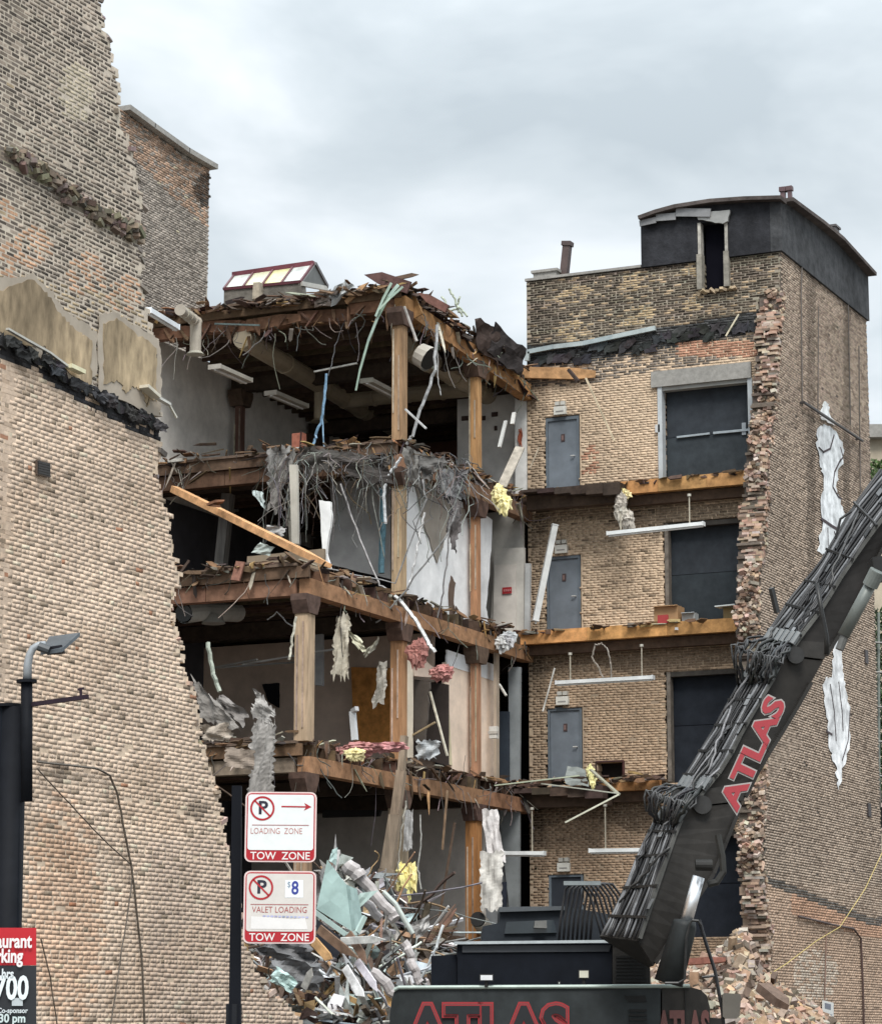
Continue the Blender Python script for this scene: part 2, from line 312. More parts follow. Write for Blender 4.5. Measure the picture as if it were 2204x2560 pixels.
# loose, tilted bricks along its broken edge
def rag_brick(mb, c, s=1., col=(.4, .3, .22)):
    a = rng.normal(0, .35, 3); R = np.array(Vector((1, 0, 0)).to_tuple()); 
    from mathutils import Euler
    m = np.array(Euler(a).to_matrix()); mb.box(c, m@A(.05, 0, 0)*s, m@A(0, .1, 0)*s, m@A(0, 0, .034)*s, col)
mb = MB()
for i in range(len(ePZ)-1):
    (a, b), (c, d) = ePZ[i], ePZ[i+1]; L_ = math.hypot(c-a, d-b)
    for k in range(int(L_/.06)):
        t = random.random(); 
        if b+(d-b)*t > 17.3: continue
        rag_brick(mb, (XP-random.uniform(0, .5), a+(c-a)*t+random.uniform(-.1, .05), b+(d-b)*t), random.uniform(.6, 1.1), vary((.4, .31, .24) if b < 10 else (.22, .19, .17), .35))
mb.build('broken_bricks', M_BRICK, party, kind='stuff')
# two old plaster panels, with the grey render left round their tops
def panel(pts, col, th, name, m=M_PLASTER, parent=party, d0=.024):
    P = [pX(x, y, XP)+A(d0, 0, 0) for x, y in pts]; P = [p+A(0, random.uniform(-.015, .015), random.uniform(-.02, .02)) for p in P]
    return one(lambda b: b.prism(P, (th, 0, 0), col), name, m, parent)
def dens(pts, n=7, j=2.6):
    o = []
    for i in range(len(pts)):
        a, b = pts[i], pts[(i+1) % len(pts)]
        for k in range(n): o.append((a[0]+(b[0]-a[0])*k/n+(random.uniform(-j, j) if k else 0), a[1]+(b[1]-a[1])*k/n+(random.uniform(-j, j) if k else 0)))
    return o
panel(dens([(-10, 560), (30, 562), (64, 553), (100, 590), (126, 628), (160, 650), (192, 672), (192, 760), (180, 765), (168, 795), (130, 762), (96, 728), (78, 745), (60, 705), (20, 690), (-10, 672)]), (.38, .33, .27), .01, 'grey_render')
panel(dens([(196, 640), (226, 632), (262, 655), (318, 690), (323, 720), (322, 790), (318, 845), (196, 790)]), (.39, .34, .28), .01, 'grey_render')
panel(dens([(-10, 590), (60, 566), (92, 598), (120, 640), (150, 668), (180, 690), (179, 780), (150, 768), (112, 728), (102, 733), (84, 700), (60, 704), (24, 690), (-10, 670)]), (.34, .265, .175), .012, 'ochre_plaster', m=M_OCHRE, d0=.035)
panel(dens([(206, 655), (232, 645), (268, 672), (312, 706), (312, 812), (300, 806), (292, 822), (285, 790), (262, 782), (250, 796), (232, 770), (206, 778)]), (.37, .29, .19), .012, 'ochre_plaster', m=M_OCHRE, d0=.035)
# roof scar: tar strip with rags of felt and pale flashing
def f(b):
    up = [(x, y-4+random.uniform(-7, 5)-(22 if int(x/33) % 3 == 0 else 0)*random.random()) for x in range(-20, 322, 7) for y in [float(np.interp(x, [p[0] for p in scar], [p[1] for p in scar]))]]
    dn = [(x, y+12+random.uniform(-8, 6)) for x in range(-20, 322, 7) for y in [float(np.interp(x, [p[0] for p in scar], [p[1] for p in scar]))]]
    for i in range(len(up)-1): b.prism([pX(*up[i], XP)+A(.03, 0, 0), pX(*up[i+1], XP)+A(.03, 0, 0), pX(*dn[i+1], XP)+A(.03, 0, 0), pX(*dn[i], XP)+A(.03, 0, 0)], (.012+.008*(i % 3), 0, 0), vary((.036, .036, .038), .3))
    for k in range(16):
        x = random.uniform(-10, 312); y = float(np.interp(x, [p[0] for p in scar], [p[1] for p in scar]))+random.uniform(-6, 12); p = pX(x, y, XP); q = pX(x+random.uniform(12, 30), y+random.uniform(6, 20), XP)
        b.sheet(p+A(.1, 0, .09), q+A(.12, 0, .06), q+A(.1, 0, -.05), p+A(.09, 0, -.07), 5, 3, .02, vary((.05, .05, .052), .4), .02, seed=k, rag=.12)
one(f, 'tar_strip', M_TAR, party)
def f(b):
    pts = [(0, 667), (40, 690), (85, 715), (125, 745)]
    P = [pX(x, y, XP)+A(.12, 0, 0) for x, y in pts]
    for i in range(3): b.bar(P[i], P[i+1], .05, .03, (.5, .49, .45))
    P = [pX(x, y, XP)+A(.14, 0, 0) for x, y in [(275, 783), (300, 805), (326, 820), (331, 843)]]
    b.bar(P[0], P[1], .16, .05, (.62, .58, .48)); b.bar(P[1], P[2], .08, .04, (.55, .54, .5)); b.bar(P[2], P[3]+A(0, .15, 0), .03, .03, (.6, .58, .5))
    P = [pX(x, y, XP)+A(.14, 0, 0) for x, y in [(122, 742), (150, 755)]]; b.bar(P[0], P[1], .12, .06, (.7, .66, .45))
one(f, 'flashing_rag', M_METAL, party)
# crumbling ledge
def f(b):
    for k in range(240):
        t = random.random(); x = 14+t*270; y = float(np.interp(x, [p[0] for p in ledge], [p[1] for p in ledge]))+random.uniform(0, 36)*random.random()
        rag_brick(b, pX(x, y, XP)+A(random.uniform(-.02, .05), 0, 0), random.uniform(.5, 1.2), vary((.19, .155, .125), .5))
one(f, 'crumbled_ledge', M_BRICK, party, kind='stuff')
mb = MB(); q = [pX(x, y, XP) for x, y in [(69, 931), (96, 938), (96, 967), (69, 960)]]; mb.prism([p+A(.02, 0, 0) for p in q], (.03, 0, 0), (.10, .075, .06))
for k in range(5):
    a = q[0]+(q[3]-q[0])*(k+.7)/5.6; c = q[1]+(q[2]-q[1])*(k+.7)/5.6; mb.bar(a+A(.055, .02, 0), c+A(.055, -.02, 0), .012, .03, (.03, .027, .025))
mb.build('air_vent', M_METAL, party)
# cables stapled to it
def wcable(pts, lab, r=.012, col=(.09, .075, .06)):
    P = [pX(x, y, XP)+A(.05, 0, 0) for x, y in pts]
    P2 = []
    for i in range(len(P)-1):
        for k in range(4): P2.append(P[i]+(P[i+1]-P[i])*k/4+A(random.uniform(0, .01), random.uniform(-.008, .008), 0))
    P2.append(P[-1]); o = one(lambda b: b.tube(P2, r, col, 5), 'wall_cable', M_RUBBER); tag(o, lab, 'cable', 'cables on the tan wall')
wcable([(68, 1542), (90, 1545), (130, 1549), (190, 1556), (216, 1570), (232, 1610), (245, 1680), (258, 1750), (270, 1840), (282, 1960), (287, 2080)], 'dark cable looping over from the lamp post and down the tan brick wall', .017)
wcable([(68, 1556), (120, 1612), (170, 1665), (215, 1712), (261, 1752)], 'thin cable slanting down the tan wall to meet the long looping one', .010)
wcable([(262, 1765), (256, 1820), (240, 1920), (228, 2000), (217, 2080)], 'thin cable falling leftward from the junction on the tan wall', .011)
wcable([(76, 1900), (95, 1980), (110, 2080)], 'short cable low on the tan wall beside the parking sign', .011)

# ================================================================== FAR NEIGHBOUR behind, upper left
XF = -36.6; far = thing('neighbour_building', (XF, 55, 0), 'distant brown brick building with sloping coping rising behind the broken wall', 'building')
FP = [pX(x, y, XF)[1:] for x, y in [(200, 170), (250, 225), (300, 262), (370, 312), (427, 345), (418, 640)]]
FPOLY = [(44, FP[0][1]+1.5)]+[tuple(p) for p in FP]+[(FP[-1][0], 0), (44, 0)]
def colF(x, y, r):
    C = A(.31, .275, .24)*(.6+.7*r[:, :1]); o = (above(x, y, [(230, 275), (300, 350), (350, 400), (430, 470)]) > 0) & (r[:, 2] > .25)
    C[o] = (A(.42, .29, .21)*(.5+.8*r[:, :1]))[o]; d = ((x-415)/24)**2+((y-385)/34)**2 < 1; C[d] *= .25
    li = r[:, 3] < .006; C[li] = A(.5, .45, .33); return C, r[:, 3] > .995
brick_wall('X', XF, 47, 64, 17.6, 27, lambda u, z: pip(u, z, FPOLY), colF, lambda x, y: vary((.40, .365, .325), .08) if not ((x-415)/24)**2+((y-385)/34)**2 < 1 else (.08, .075, .07), far, thick=.4)
def f(b):
    for i in range(1, 4): 
        a, c = FP[i], FP[i+1]; b.bar((XF-.1, a[0]-.01, a[1]+.09), (XF-.1, c[0]+.02, c[1]+.09), .62, .14, (.42, .41, .39) if i == 1 else (.30, .21, .17))
one(f, 'coping', M_CONC, far)
one(lambda b: (b.bx((XF-9, 47, 0), (XF-.45, FP[4][0]-.02, 23.5), (.2, .17, .15)), b.bx((XF-.4, 47, 0), (XF-.02, FP[4][0]-.02, 17.6), (.2, .17, .15))), 'building_body', M_MORTAR, far)

# ================================================================== RIGHT: the brick tower
tower = thing('brick_tower', (-25, YW, 0), 'tall brick elevator tower with grey doors, black tarred top and torn pink edge', 'building')
XA = -28.52; ZT = 21.65
fx0, fx1 = pY(1343, 1000, YW)[0], -22.28                     # freight opening
op = []     # (x0,x1,z0,z1) openings
frt = [(fx0, fx1, Z4, 18.35), (fx0, fx1, Z3, 14.72), (fx0, fx1, Z2, 10.85), (fx0, fx1, Z1, 6.75)]
drs = [(-28.0, -27.05, Z4, 17.83), (-28.0, -27.05, Z3, 14.1), (-28.0, -27.05, Z2, 10.1), (-28.0, -27.05, Z1, 5.8)]
wx0, wx1 = pY(1422, 500, YW)[0], pY(1466, 500, YW)[0]; wz0, wz1 = pY(1440, 585, YW)[2], pY(1440, 450, YW)[2]
hx0, hx1, hz0, hz1 = *[pY(x, 1560, YW)[0] for x in (1206, 1262)], pY(1230, 1581, YW)[2], pY(1230, 1541, YW)[2]
openings = frt+drs+[(wx0, wx1, wz0, wz1+2), (hx0, hx1, hz0, hz1)]
def inW(u, z):
    u, z = np.broadcast_arrays(np.asarray(u, float), np.asarray(z, float)); r = (u > XA) & (u < XP-.62) & (z < ZT)
    r |= (u > XA) & (u < XP-.01) & (z < ZT) & (z > 20.5)
    for a, b, c, d in openings: r &= ~((u > a) & (u < b) & (z > c) & (z < d))
    return r
def colW(x, y, r):
    C = A(.58, .445, .32)*(.89+.17*r[:, :1]); z = 1.6+(2105-y)*.01263
    scarW = above(x, y, [(1068, 700), (1200, 690), (1330, 665), (1400, 655), (1480, 640), (1580, 615)])
    up = scarW > 0; C[up] = (A(.085, .068, .052)*(.45+1.3*r[:, :1]))[up]; li = up & (r[:, 1] > .84) ; C[li] = (A(.42, .31, .2)*(.6+.6*r[:, :1]))[li]
    li = up & (np.sin(x*.05)+np.sin(y*.09+x*.02) > .75) & (r[:, 2] > .4) & (x < 1420); C[li] = (A(.44, .33, .2)*(.6+.7*r[:, :1]))[li]
    bn = (scarW <= 0) & (scarW > -42); C[bn] = (A(.055, .055, .055)*(.5+1.2*r[:, :1]))[bn]
    bn = (scarW <= -42) & (scarW > -85) & (r[:, 2] > .3); C[bn] = (A(.2, .17, .145)*(.5+.9*r[:, :1]))[bn]
    pk = ((y > 690) & (y < 722) & (x > 1370)) | ((np.abs(x-1190) < 18) & (y > 900) & (y < 960) & (r[:, 3] > .4)); C[pk] = (A(.46, .25, .17)*(.75+.5*r[:, :1]))[pk]
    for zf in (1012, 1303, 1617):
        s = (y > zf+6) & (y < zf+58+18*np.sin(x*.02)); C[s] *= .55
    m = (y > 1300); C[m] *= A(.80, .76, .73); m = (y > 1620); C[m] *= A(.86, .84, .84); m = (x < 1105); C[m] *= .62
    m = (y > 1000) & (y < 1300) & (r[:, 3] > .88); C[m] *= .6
    d = (r[:, 3] > .95); C[d] *= .7; return C, r[:, 1] > .996
def mortW(x, y):
    s = np.interp(x, [1068, 1330, 1580], [700, 665, 615])-y
    if s > 0: return vary((.30, .26, .205), .2)
    if s > -42: return vary((.04, .04, .04), .3)
    return vary((.55, .425, .305) if y < 1300 else (.38, .295, .215), .05)
W_KEY = lambda cs, x, y: -cs[:, 0]+(y > 560)*0
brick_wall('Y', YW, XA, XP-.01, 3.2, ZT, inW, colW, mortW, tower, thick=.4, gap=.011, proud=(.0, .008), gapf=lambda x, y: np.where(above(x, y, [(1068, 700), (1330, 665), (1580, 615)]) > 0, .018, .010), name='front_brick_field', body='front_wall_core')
# side wall facing right
tearY = [(2075, 1568), (1900, 1552), (1800, 1545), (1650, 1543), (1560, 1546), (1400, 1543), (1300, 1538), (1250, 1535), (1100, 1540), (1000, 1550), (900, 1558), (800, 1568), (700, 1577), (590, 1585)]
tz = [pX(x, y, XP)[2] for y, x in tearY]; ty = [pX(x, y, XP)[1] for y, x in tearY]
def tear_at(z): return np.interp(z, tz, ty)
YE = 74.9
def inS(u, z): u = np.asarray(u, float); z = np.asarray(z, float); return (u > np.minimum(tear_at(z)+.07*np.sin(z*23)+.05*np.sin(z*57), YW)) & (u < YE) & (z < ZT)
def colS(x, y, r):
    C = A(.43, .345, .275)*(.82+.32*r[:, :1]); d = r[:, 1] > .74; C[d] = (A(.30, .235, .185)*(.7+.5*r[:, :1]))[d]
    lo = above(x, y, [(1540, 1775), (1600, 1800), (1760, 1862)]) < 0; C[lo] = (A(.43, .315, .235)*(.8+.36*r[:, :1]))[lo]
    pk = lo & (above(x, y, [(1540, 1840), (1600, 1850), (1760, 1900)]) > 0) & (x > 1600); C[pk] = (A(.46, .29, .2)*(.8+.36*r[:, :1]))[pk]
    wh = lo & (((x-1650)/45)**2+((y-1975)/55)**2 < 1) & (r[:, 2] > .3); C[wh] = (A(.52, .44, .36)*(.8+.36*r[:, :1]))[wh]
    sc = np.abs(above(x, y, [(1540, 1778), (1600, 1800), (1760, 1865)])) < 8; C[sc] = (A(.12, .11, .1)*(.6+.9*r[:, :1]))[sc]
    dr = ~lo & ((np.abs(x-1640) < 8) | (np.abs(x-1712) < 7)) & (y < 1300); C[dr] *= .62
    st = (y < 900) & ~lo; C[st] *= A(1.05, 1.05, 1.05); return C, (r[:, 3] > .997)
def mortS(x, y): return vary((.15, .125, .105), .12) if y < 1790 else vary((.34, .25, .19), .1)
brick_wall('X', XP, 63, YE, 0, ZT, inS, colS, mortS, tower, thick=.6, n_single=300, single_key=lambda cs, x, y: np.abs(y-1500)+0*x+cs[:, 0]*30, gap=.019, proud=(.008, .02), gapf=lambda x, y: np.where(y > 1800+.3*(x-1540), .010, .019), name='side_brick_field', body='side_wall_core')
# torn cross-section: broken pink bricks facing the gap (picked bricks are parts of their own, fill joined)
def torn(mb, z, big=1.):
    y0 = min(float(tear_at(z)), YW)+.16*math.sin(z*1.9)+.10*math.sin(z*4.7+1); coursed = math.sin(z*1.3+2) > .2
    c = random.choices([(.40, .27, .205), (.45, .35, .28), (.33, .22, .165), (.52, .45, .38), (.24, .165, .13), (.44, .33, .25), (.35, .29, .24)], [3, 3, 2, 2, 2, 3, 2])[0]
    c = vary(c, .25); c = tuple(v*.4 for v in c) if random.random() < .16 else c  # some bricks darkened in colour to stand for shadowed holes
    wt = .46+.10*math.sin(z*2.3)+.06*math.sin(z*7)
    if coursed: z = round(z/BH)*BH
    p = A(XP-random.uniform(.02, wt), y0-random.uniform(-.12, .14)*big-(.12*random.random() if random.random() < .2 else 0), z)
    if coursed: mb.bx(p-A(.1, .06, .031), p+A(.1, .06, .031), c)
    else: rag_brick(mb, p, random.uniform(.5, 1.3), c)
mb = MB()
for k in range(5200): torn(mb, random.uniform(1.5, 20.6))
mb.build('torn_edge', M_BRICK, tower, kind='stuff')
for k in range(240):
    mb = MB(); torn(mb, 3.4+17*k/240, 1.25)
    mb.build('broken_brick', M_BRICK, tower)
# solid body behind, roof, penthouse
one(lambda b: b.bx((XA+.01, YW+.85, 0), (XP-.65, YE-.05, ZT-.3), (.05, .045, .04)), 'inner_core', M_MORTAR, tower)
one(lambda b: b.bx((XA, YW+.41, 0), (XA+.3, YE-.05, ZT-.02), (.25, .2, .15)), 'rear_wall', M_MORTAR, tower)
def f(b):
    b.bx((XA-.03, YW-.05, ZT), (pY(1297, 500, YW)[0], YW+.35, ZT+.07), (.14, .09, .075))
one(f, 'parapet_coping', M_CONC, tower)
px0 = pY(1299, 500, YW)[0]
tops = [pY(x, y, YW-.1) for x, y in [(1297, 440), (1330, 428), (1370, 417), (1440, 406), (1510, 401), (1585, 399)]]
wz = pY(1440, 450, YW)[2]
def f(b):
    T = [(p[0], p[2]) for p in tops]; T[-1] = (XP+.06, T[-1][1]); zt = lambda x: float(np.interp(x, [t[0] for t in T], [t[1] for t in T]))
    for a, c in ((px0, wx0-.03), (wx1+.03, XP-.22)):
        xs = np.linspace(a, c, 6)
        b.prism([(xs[0], YW-.09, ZT-.02)]+[(xs[-1], YW-.09, ZT-.02)]+[(x, YW-.09, zt(x)-.1) for x in xs[::-1]], (0, .3, 0), (.032, .033, .038))
    b.prism([(wx0-.03, YW-.09, wz1), (wx1+.03, YW-.09, wz1), (wx1+.03, YW-.09, zt(wx1)-.1), (wx0-.03, YW-.09, zt(wx0)-.1)], (0, .3, 0), (.032, .033, .038))
    b.bx((px0, YW+.2, ZT-.02), (px0+.3, YE, zt(px0)-.1), (.032, .033, .038))
one(f, 'tarred_front', M_TAR, tower)
sT = [pX(x, y, XP+.08) for x, y in [(1586, 400), (1620, 425), (1650, 447), (1690, 480), (1756, 552)]]
def f(b):
    ys = [YW-.10]+[p[1] for p in sT[1:]]; zs = [p[2]-.1 for p in sT]; zb = pX(1590, 512, XP)[2]
    b.prism([(XP+.08, ys[0], ZT-.02)]+[(XP+.08, y, z) for y, z in zip(ys, zs)]+[(XP+.08, ys[-1], ZT-.02)], (-.3, 0, 0), (.06, .062, .066))
one(f, 'tarred_side', M_TAR, tower)
def f(b):
    for i in range(len(tops)-1): b.bar(tops[i]-A(0, 0, .06), tops[i+1]-A(0, 0, .06), .5, .1, (.10, .085, .08))
    for i in range(len(sT)-1): b.bar(sT[i]-A(0, 0, .06), sT[i+1]-A(0, 0, .06), .5, .1, (.10, .085, .08))
one(f, 'roof_trim', M_TAR, tower)
one(lambda b: b.bx((px0, YW+.2, ZT+1.0), (XP-.2, YE, ZT+1.15), (.05, .05, .05)), 'penthouse_roof', M_TAR, tower)
def f(b):
    for i in range(3): b.bar(tops[i]-A(0, .13, .2), tops[i+1]-A(0, .13, .26+.05*i), .03, .16+.03*i, (.24, .24, .245))
    b.prism([pY(x, y, YW-.2) for x, y in dens([(1404, 428), (1476, 424), (1472, 447), (1462, 452), (1440, 448), (1412, 444)], 3, 1.5)], (0, .08, 0), (.33, .33, .32))
one(f, 'peeling_flashing', M_METAL, tower)
for x in (wx0-.07, wx1+.07):
    def f(b):
        b.bx((x-.07, YW-.14, wz0+.0), (x+.07, YW+.1, wz0+.95), (.30, .28, .24)); b.bx((x-.03, YW-.12, wz0+.95), (x+.05, YW+.1, wz1), (.42, .40, .36))
    one(f, 'window_jamb', M_WOOD, tower)
one(lambda b: b.bx((wx0, YW+.22, wz0), (wx1, YW+.25, wz1+.1), (.008, .008, .012)), 'dark_window_opening', M_VOID, tower)
def f(b):
    for k in range(9): rag_brick(b, (wx0-.1+.12*k, YW-.04, wz0-.06), 1, vary((.45, .36, .24)))
one(f, 'window_sill', M_BRICK, tower, kind='stuff')
# tower roof clutter
def stub(pts, w_, lab, col, name='roof_vent_pipe'):
    mb = MB(); P = [pY(x, y, YW+.5) for x, y in pts]; mb.bar(P[0], P[1], w_, w_, col); mb.bar(P[1]-nrm(P[1]-P[0])*.08, P[1]+nrm(P[1]-P[0])*.04, w_+.06, w_+.06, vary(col)); tag(mb.build(name, M_METAL), lab, 'roof pipe')
stub([(1141, 560), (1148, 492)], .2, 'leaning rusty dark post on the lower left of the tower roof', (.10, .07, .065))
stub([(1584, 404), (1584, 382)], .12, 'left stub of the rusty pair on the tower roof peak', (.13, .08, .085))
stub([(1599, 412), (1597, 380)], .1, 'right stub of the rusty pair on the tower roof peak', (.13, .08, .085))
mb = MB(); P = pX(1680, 478, XP-.6); mb.bx(P-A(.2, .2, .3), P+A(.2, .2, .22), (.13, .12, .12)); mb.bx(P+A(-.24, -.24, .22), P+A(.24, .24, .28), (.1, .09, .09)); tag(mb.build('chimney_pot', M_METAL), 'small square dark chimney on the right slope of the tarred roof', 'chimney')
mb = MB(); a, c = pY(1086, 566, YW+.4), pY(1132, 552, YW+.4); mb.bx((a[0], YW+.15, ZT-.05), (c[0], YW+.75, c[2]), (.42, .39, .33)); mb.bx((a[0]-.05, YW+.1, c[2]), (c[0]+.05, YW+.8, c[2]+.07), (.48, .46, .42)); tag(mb.build('roof_curb', M_CONC), 'pale low block on the tower parapet beside the leaning post', 'roof block')
# doors
for i, (a, c, z0, z1) in enumerate(drs):
    one(lambda b: (b.bx((a, YW+.02, z0), (a+.06, YW+.2, z1), (.13, .155, .18)), b.bx((c-.06, YW+.02, z0), (c, YW+.2, z1), (.13, .155, .18)), b.bx((a+.06, YW+.02, z1-.09), (c-.06, YW+.2, z1), (.13, .155, .18))), 'door_frame', M_PAINT, tower)
    d = one(lambda b: b.bx((a+.065, YW+.06, z0), (c-.065, YW+.11, z1-.095), (.16, .185, .215) if i < 3 else (.03, .035, .045)), 'door', M_PAINT, tower)
    if i < 3:
        one(lambda b: (b.bx(((a+c)/2-.05, YW+.045, z0+1.42), ((a+c)/2+.06, YW+.058, z0+1.62), (.07, .045, .045)), b.bx(((a+c)/2-.03, YW+.04, z0+1.46), ((a+c)/2+.02, YW+.044, z0+1.58), (.2, .13, .12))), 'door_notice', M_GRAPH, d)
        one(lambda b: b.tube([(c-.14, YW+.05, z0+1.0), (c-.14, YW-.0, z0+1.0), (c-.24, YW-.01, z0+1.0)], .018, (.5, .5, .48)), 'door_handle', M_METAL, d)
    zs = z1+(.0 if i == 0 else -.0)
    sgn = one(lambda b: b.bx((-27.72, YW-.10, zs+.05), (-27.38, YW+.0, zs+.27), (.66, .65, .6)), 'exit_sign_box', M_PAINT, tower)
    for xx in (-27.68, -27.52): one(lambda b: b.bx((xx, YW-.11, zs+.3), (xx+.12, YW+.0, zs+.4), (.5, .49, .45)), 'emergency_lamp', M_PAINT, tower)
    one(lambda b: b.bx((-27.66, YW-.108, zs+.12), (-27.44, YW-.102, zs+.15), (.3, .29, .28)), 'sign_slot', M_PAINT, sgn)
# freight doors
for i, (a, c, z0, z1) in enumerate(frt):
    dk = (.036, .042, .05) if i < 2 else (.02, .024, .032)
    one(lambda b: b.bx((a+.0, YW+.3, (z0+z1)/2-.1+(.1 if i == 0 else .15)), (c+.3, YW+.36, z1), dk), 'upper_door_panel', M_BLACK, tower)
    one(lambda b: b.bx((a+.0, YW+.26, z0), (c+.3, YW+.31, (z0+z1)/2-.12+(.1 if i == 0 else .15)), vary(dk, .1)), 'lower_door_panel', M_BLACK, tower)
    if i == 0:
        one(lambda b: (b.bar((a+.3, YW+.22, z0+1.28), ((a+c)/2, YW+.22, z0+1.30), .05, .05, (.32, .36, .39)), b.bar(((a+c)/2+.1, YW+.22, z0+1.30), (c-.05, YW+.22, z0+1.30), .05, .06, (.32, .36, .39))), 'door_rail', M_METAL, tower)
        one(lambda b: (b.bx((a-.28, YW-.10, z1), (c+.05, YW+.1, z1+.42), (.46, .47, .47)),), 'pale_lintel', M_CONC, tower)
        one(lambda b: (b.bx((a-.12, YW-.06, z0), (a+.0, YW+.2, z1), (.44, .47, .49)), b.bx((c-.06, YW-.06, z0), (c+.06, YW+.2, z1), (.40, .43, .45)), b.bx((a, YW-.02, z1-.1), (c-.06, YW+.22, z1), (.33, .33, .31))), 'pale_door_frame', M_PAINT, tower)
        one(lambda b: b.bx((c-.33, YW+.22, z1-1.42), (c-.22, YW+.25, z1-1.1), (.3, .33, .36)), 'handle_plate', M_METAL, tower)
    else:
        one(lambda b: (b.bx((a-.0, YW-.02, z0), (a+.1, YW+.2, z1), (.16, .14, .12)), b.bx((a+.1, YW+.0, z1-.12), (c+.3, YW+.22, z1), (.05, .045, .04))), 'dark_door_frame', M_WOOD, tower)
# hole with broken board, junction box
one(lambda b: b.bx((hx0, YW+.3, hz0), (hx1, YW+.33, hz1), (.01, .008, .008)), 'wall_hole', M_WOOD, tower)
one(lambda b: (b.bar((hx0, YW-.01, hz1), (hx1, YW-.01, hz1), .04, .04, (.06, .03, .03)), b.bar((hx1, YW-.01, hz1), (hx1, YW-.01, hz0), .06, .05, (.07, .03, .028)), b.bar((hx0, YW-.01, hz1), (hx0, YW-.01, hz0), .04, .03, (.04, .025, .02))), 'hole_edging', M_WOOD, tower)
one(lambda b: b.bx(pY(1325, 875, YW-.06), pY(1330, 860, YW)+A(.08, .05, 0), (.5, .5, .5)), 'switch_box', M_PAINT, tower)
# flashing line where the vanished roof met the tower, and ragged tar
def f(b):
    P = [pY(x, y, YW-.1) for x, y in [(1066, 730), (1068, 712), (1120, 702), (1180, 695), (1240, 682), (1326, 664)]]
    for i in range(len(P)-1): b.bar(P[i], P[i+1], .12, .1, (.36, .42, .43) if i % 2 else (.42, .47, .47), up=(0, 1, 0))
one(f, 'metal_flashing', M_METAL, tower)
def f(b):
    for k in range(34):
        x = 1075+k*14.5; y = float(np.interp(x, [1068, 1330, 1580], [735, 690, 645]))+random.uniform(-10, 14); p = pY(x, y, YW-.04); q = p+A(.3, 0, .02)
        b.sheet(p+A(0, 0, .1), q+A(0, -.03, .12), q+A(0, 0, -.1), p+A(0, -.02, -.12), 3, 2, .02, vary((.045, .046, .047), .4), .02, seed=k, rag=.25)
one(f, 'tar_patches', M_TAR, tower)
# pipes, conduits and bars on the side wall
def spipe(pts, lab, r=.025, col=(.10, .085, .075), cat='pipe', name='wall_pipe', n=6, off=.06): tag(one(lambda b: b.tube([pX(x, y, XP)+A(off, 0, 0) for x, y in pts], r, col, n), name, M_METAL), lab, cat)
spipe([(1618, 505), (1616, 600), (1618, 822)], 'thin dark conduit, nearest to the torn edge, running down the tower side', .018)
spipe([(1651, 620), (1650, 840)], 'second thin conduit down the middle of the tower side', .015)
spipe([(1711, 600), (1714, 760), (1716, 860)], 'third conduit down the tower side, right of the middle', .018)
spipe([(1733, 700), (1736, 1000)], 'short conduit close to the far right edge of the tower side', .016)
mb = MB(); mb.bar(pX(1617, 815, XP)+A(.12, 0, 0), pX(1736, 893, XP)+A(.12, 0, 0), .07, .05, (.05, .045, .045)); mb.bar(pX(1617, 815, XP)-A(.0, 0, 0), pX(1617, 815, XP)+A(.15, 0, 0), .05, .05, (.05, .045, .045)); mb.bar(pX(1730, 889, XP), pX(1730, 889, XP)+A(.15, 0, 0), .05, .05, (.05, .045, .045))
tag(mb.build('wall_bar', M_METAL), 'long dark metal bar fixed slantwise across the tower side above the white figure', 'metal bar')
spipe([(1610, 1855), (1640, 1862), (1680, 1872), (1722, 1880), (1737, 1900), (1741, 2000), (1743, 2080)], 'dark pipe bending along and down the lower right of the tower side', .03, (.08, .05, .045))
spipe([(1667, 1885), (1664, 1990), (1663, 2080)], 'thin rusty vertical pipe low on the tower side', .018, (.2, .12, .09))
for (x, y) in ((1750, 1330), (1756, 1640)): tag(one(lambda b: b.bx(pX(x, y+13, XP)+A(0, -.12, 0), pX(x, y-14, XP)+A(.05, .12, 0), (.05, .04, .04)), 'wall_slot', M_METAL), 'dark narrow wall slot, %s of two on the right edge of the tower side' % ('upper' if y < 1400 else 'lower'), 'wall vent')
mb = MB(); q = [pX(x, y, XP)+A(.05, 0, 0) for x, y in [(1659, 2025), (1680, 2030), (1680, 2080), (1659, 2078)]]; mb.prism(q, (.03, 0, 0), (.62, .62, .60)); mb.prism([pX(x, y, XP)+A(.083, 0, 0) for x, y in [(1662, 2030), (1674, 2033), (1674, 2044), (1662, 2041)]], (.004, 0, 0), (.15, .16, .2))
for k in range(4): mb.prism([pX(x, y, XP)+A(.083, 0, 0) for x, y in [(1662, 2050+k*6), (1677, 2053+k*6), (1677, 2055+k*6), (1662, 2052+k*6)]], (.004, 0, 0), (.35, .36, .4))
tag(mb.build('posted_notice', M_GRAPH), 'white notice sheet posted low on the tower side wall', 'notice')
rope = [pX(x, y, XP)+A(.4, 0, 0) for x, y in [(1480, 2000), (1560, 1950), (1620, 1905), (1668, 1877), (1720, 1800), (1768, 1700)]]
tag(one(lambda b: b.tube(rope, .011, (.50, .40, .16), 5), 'yellow_rope', M_CLOTH), 'yellow rope tied across the lower tower side', 'rope')
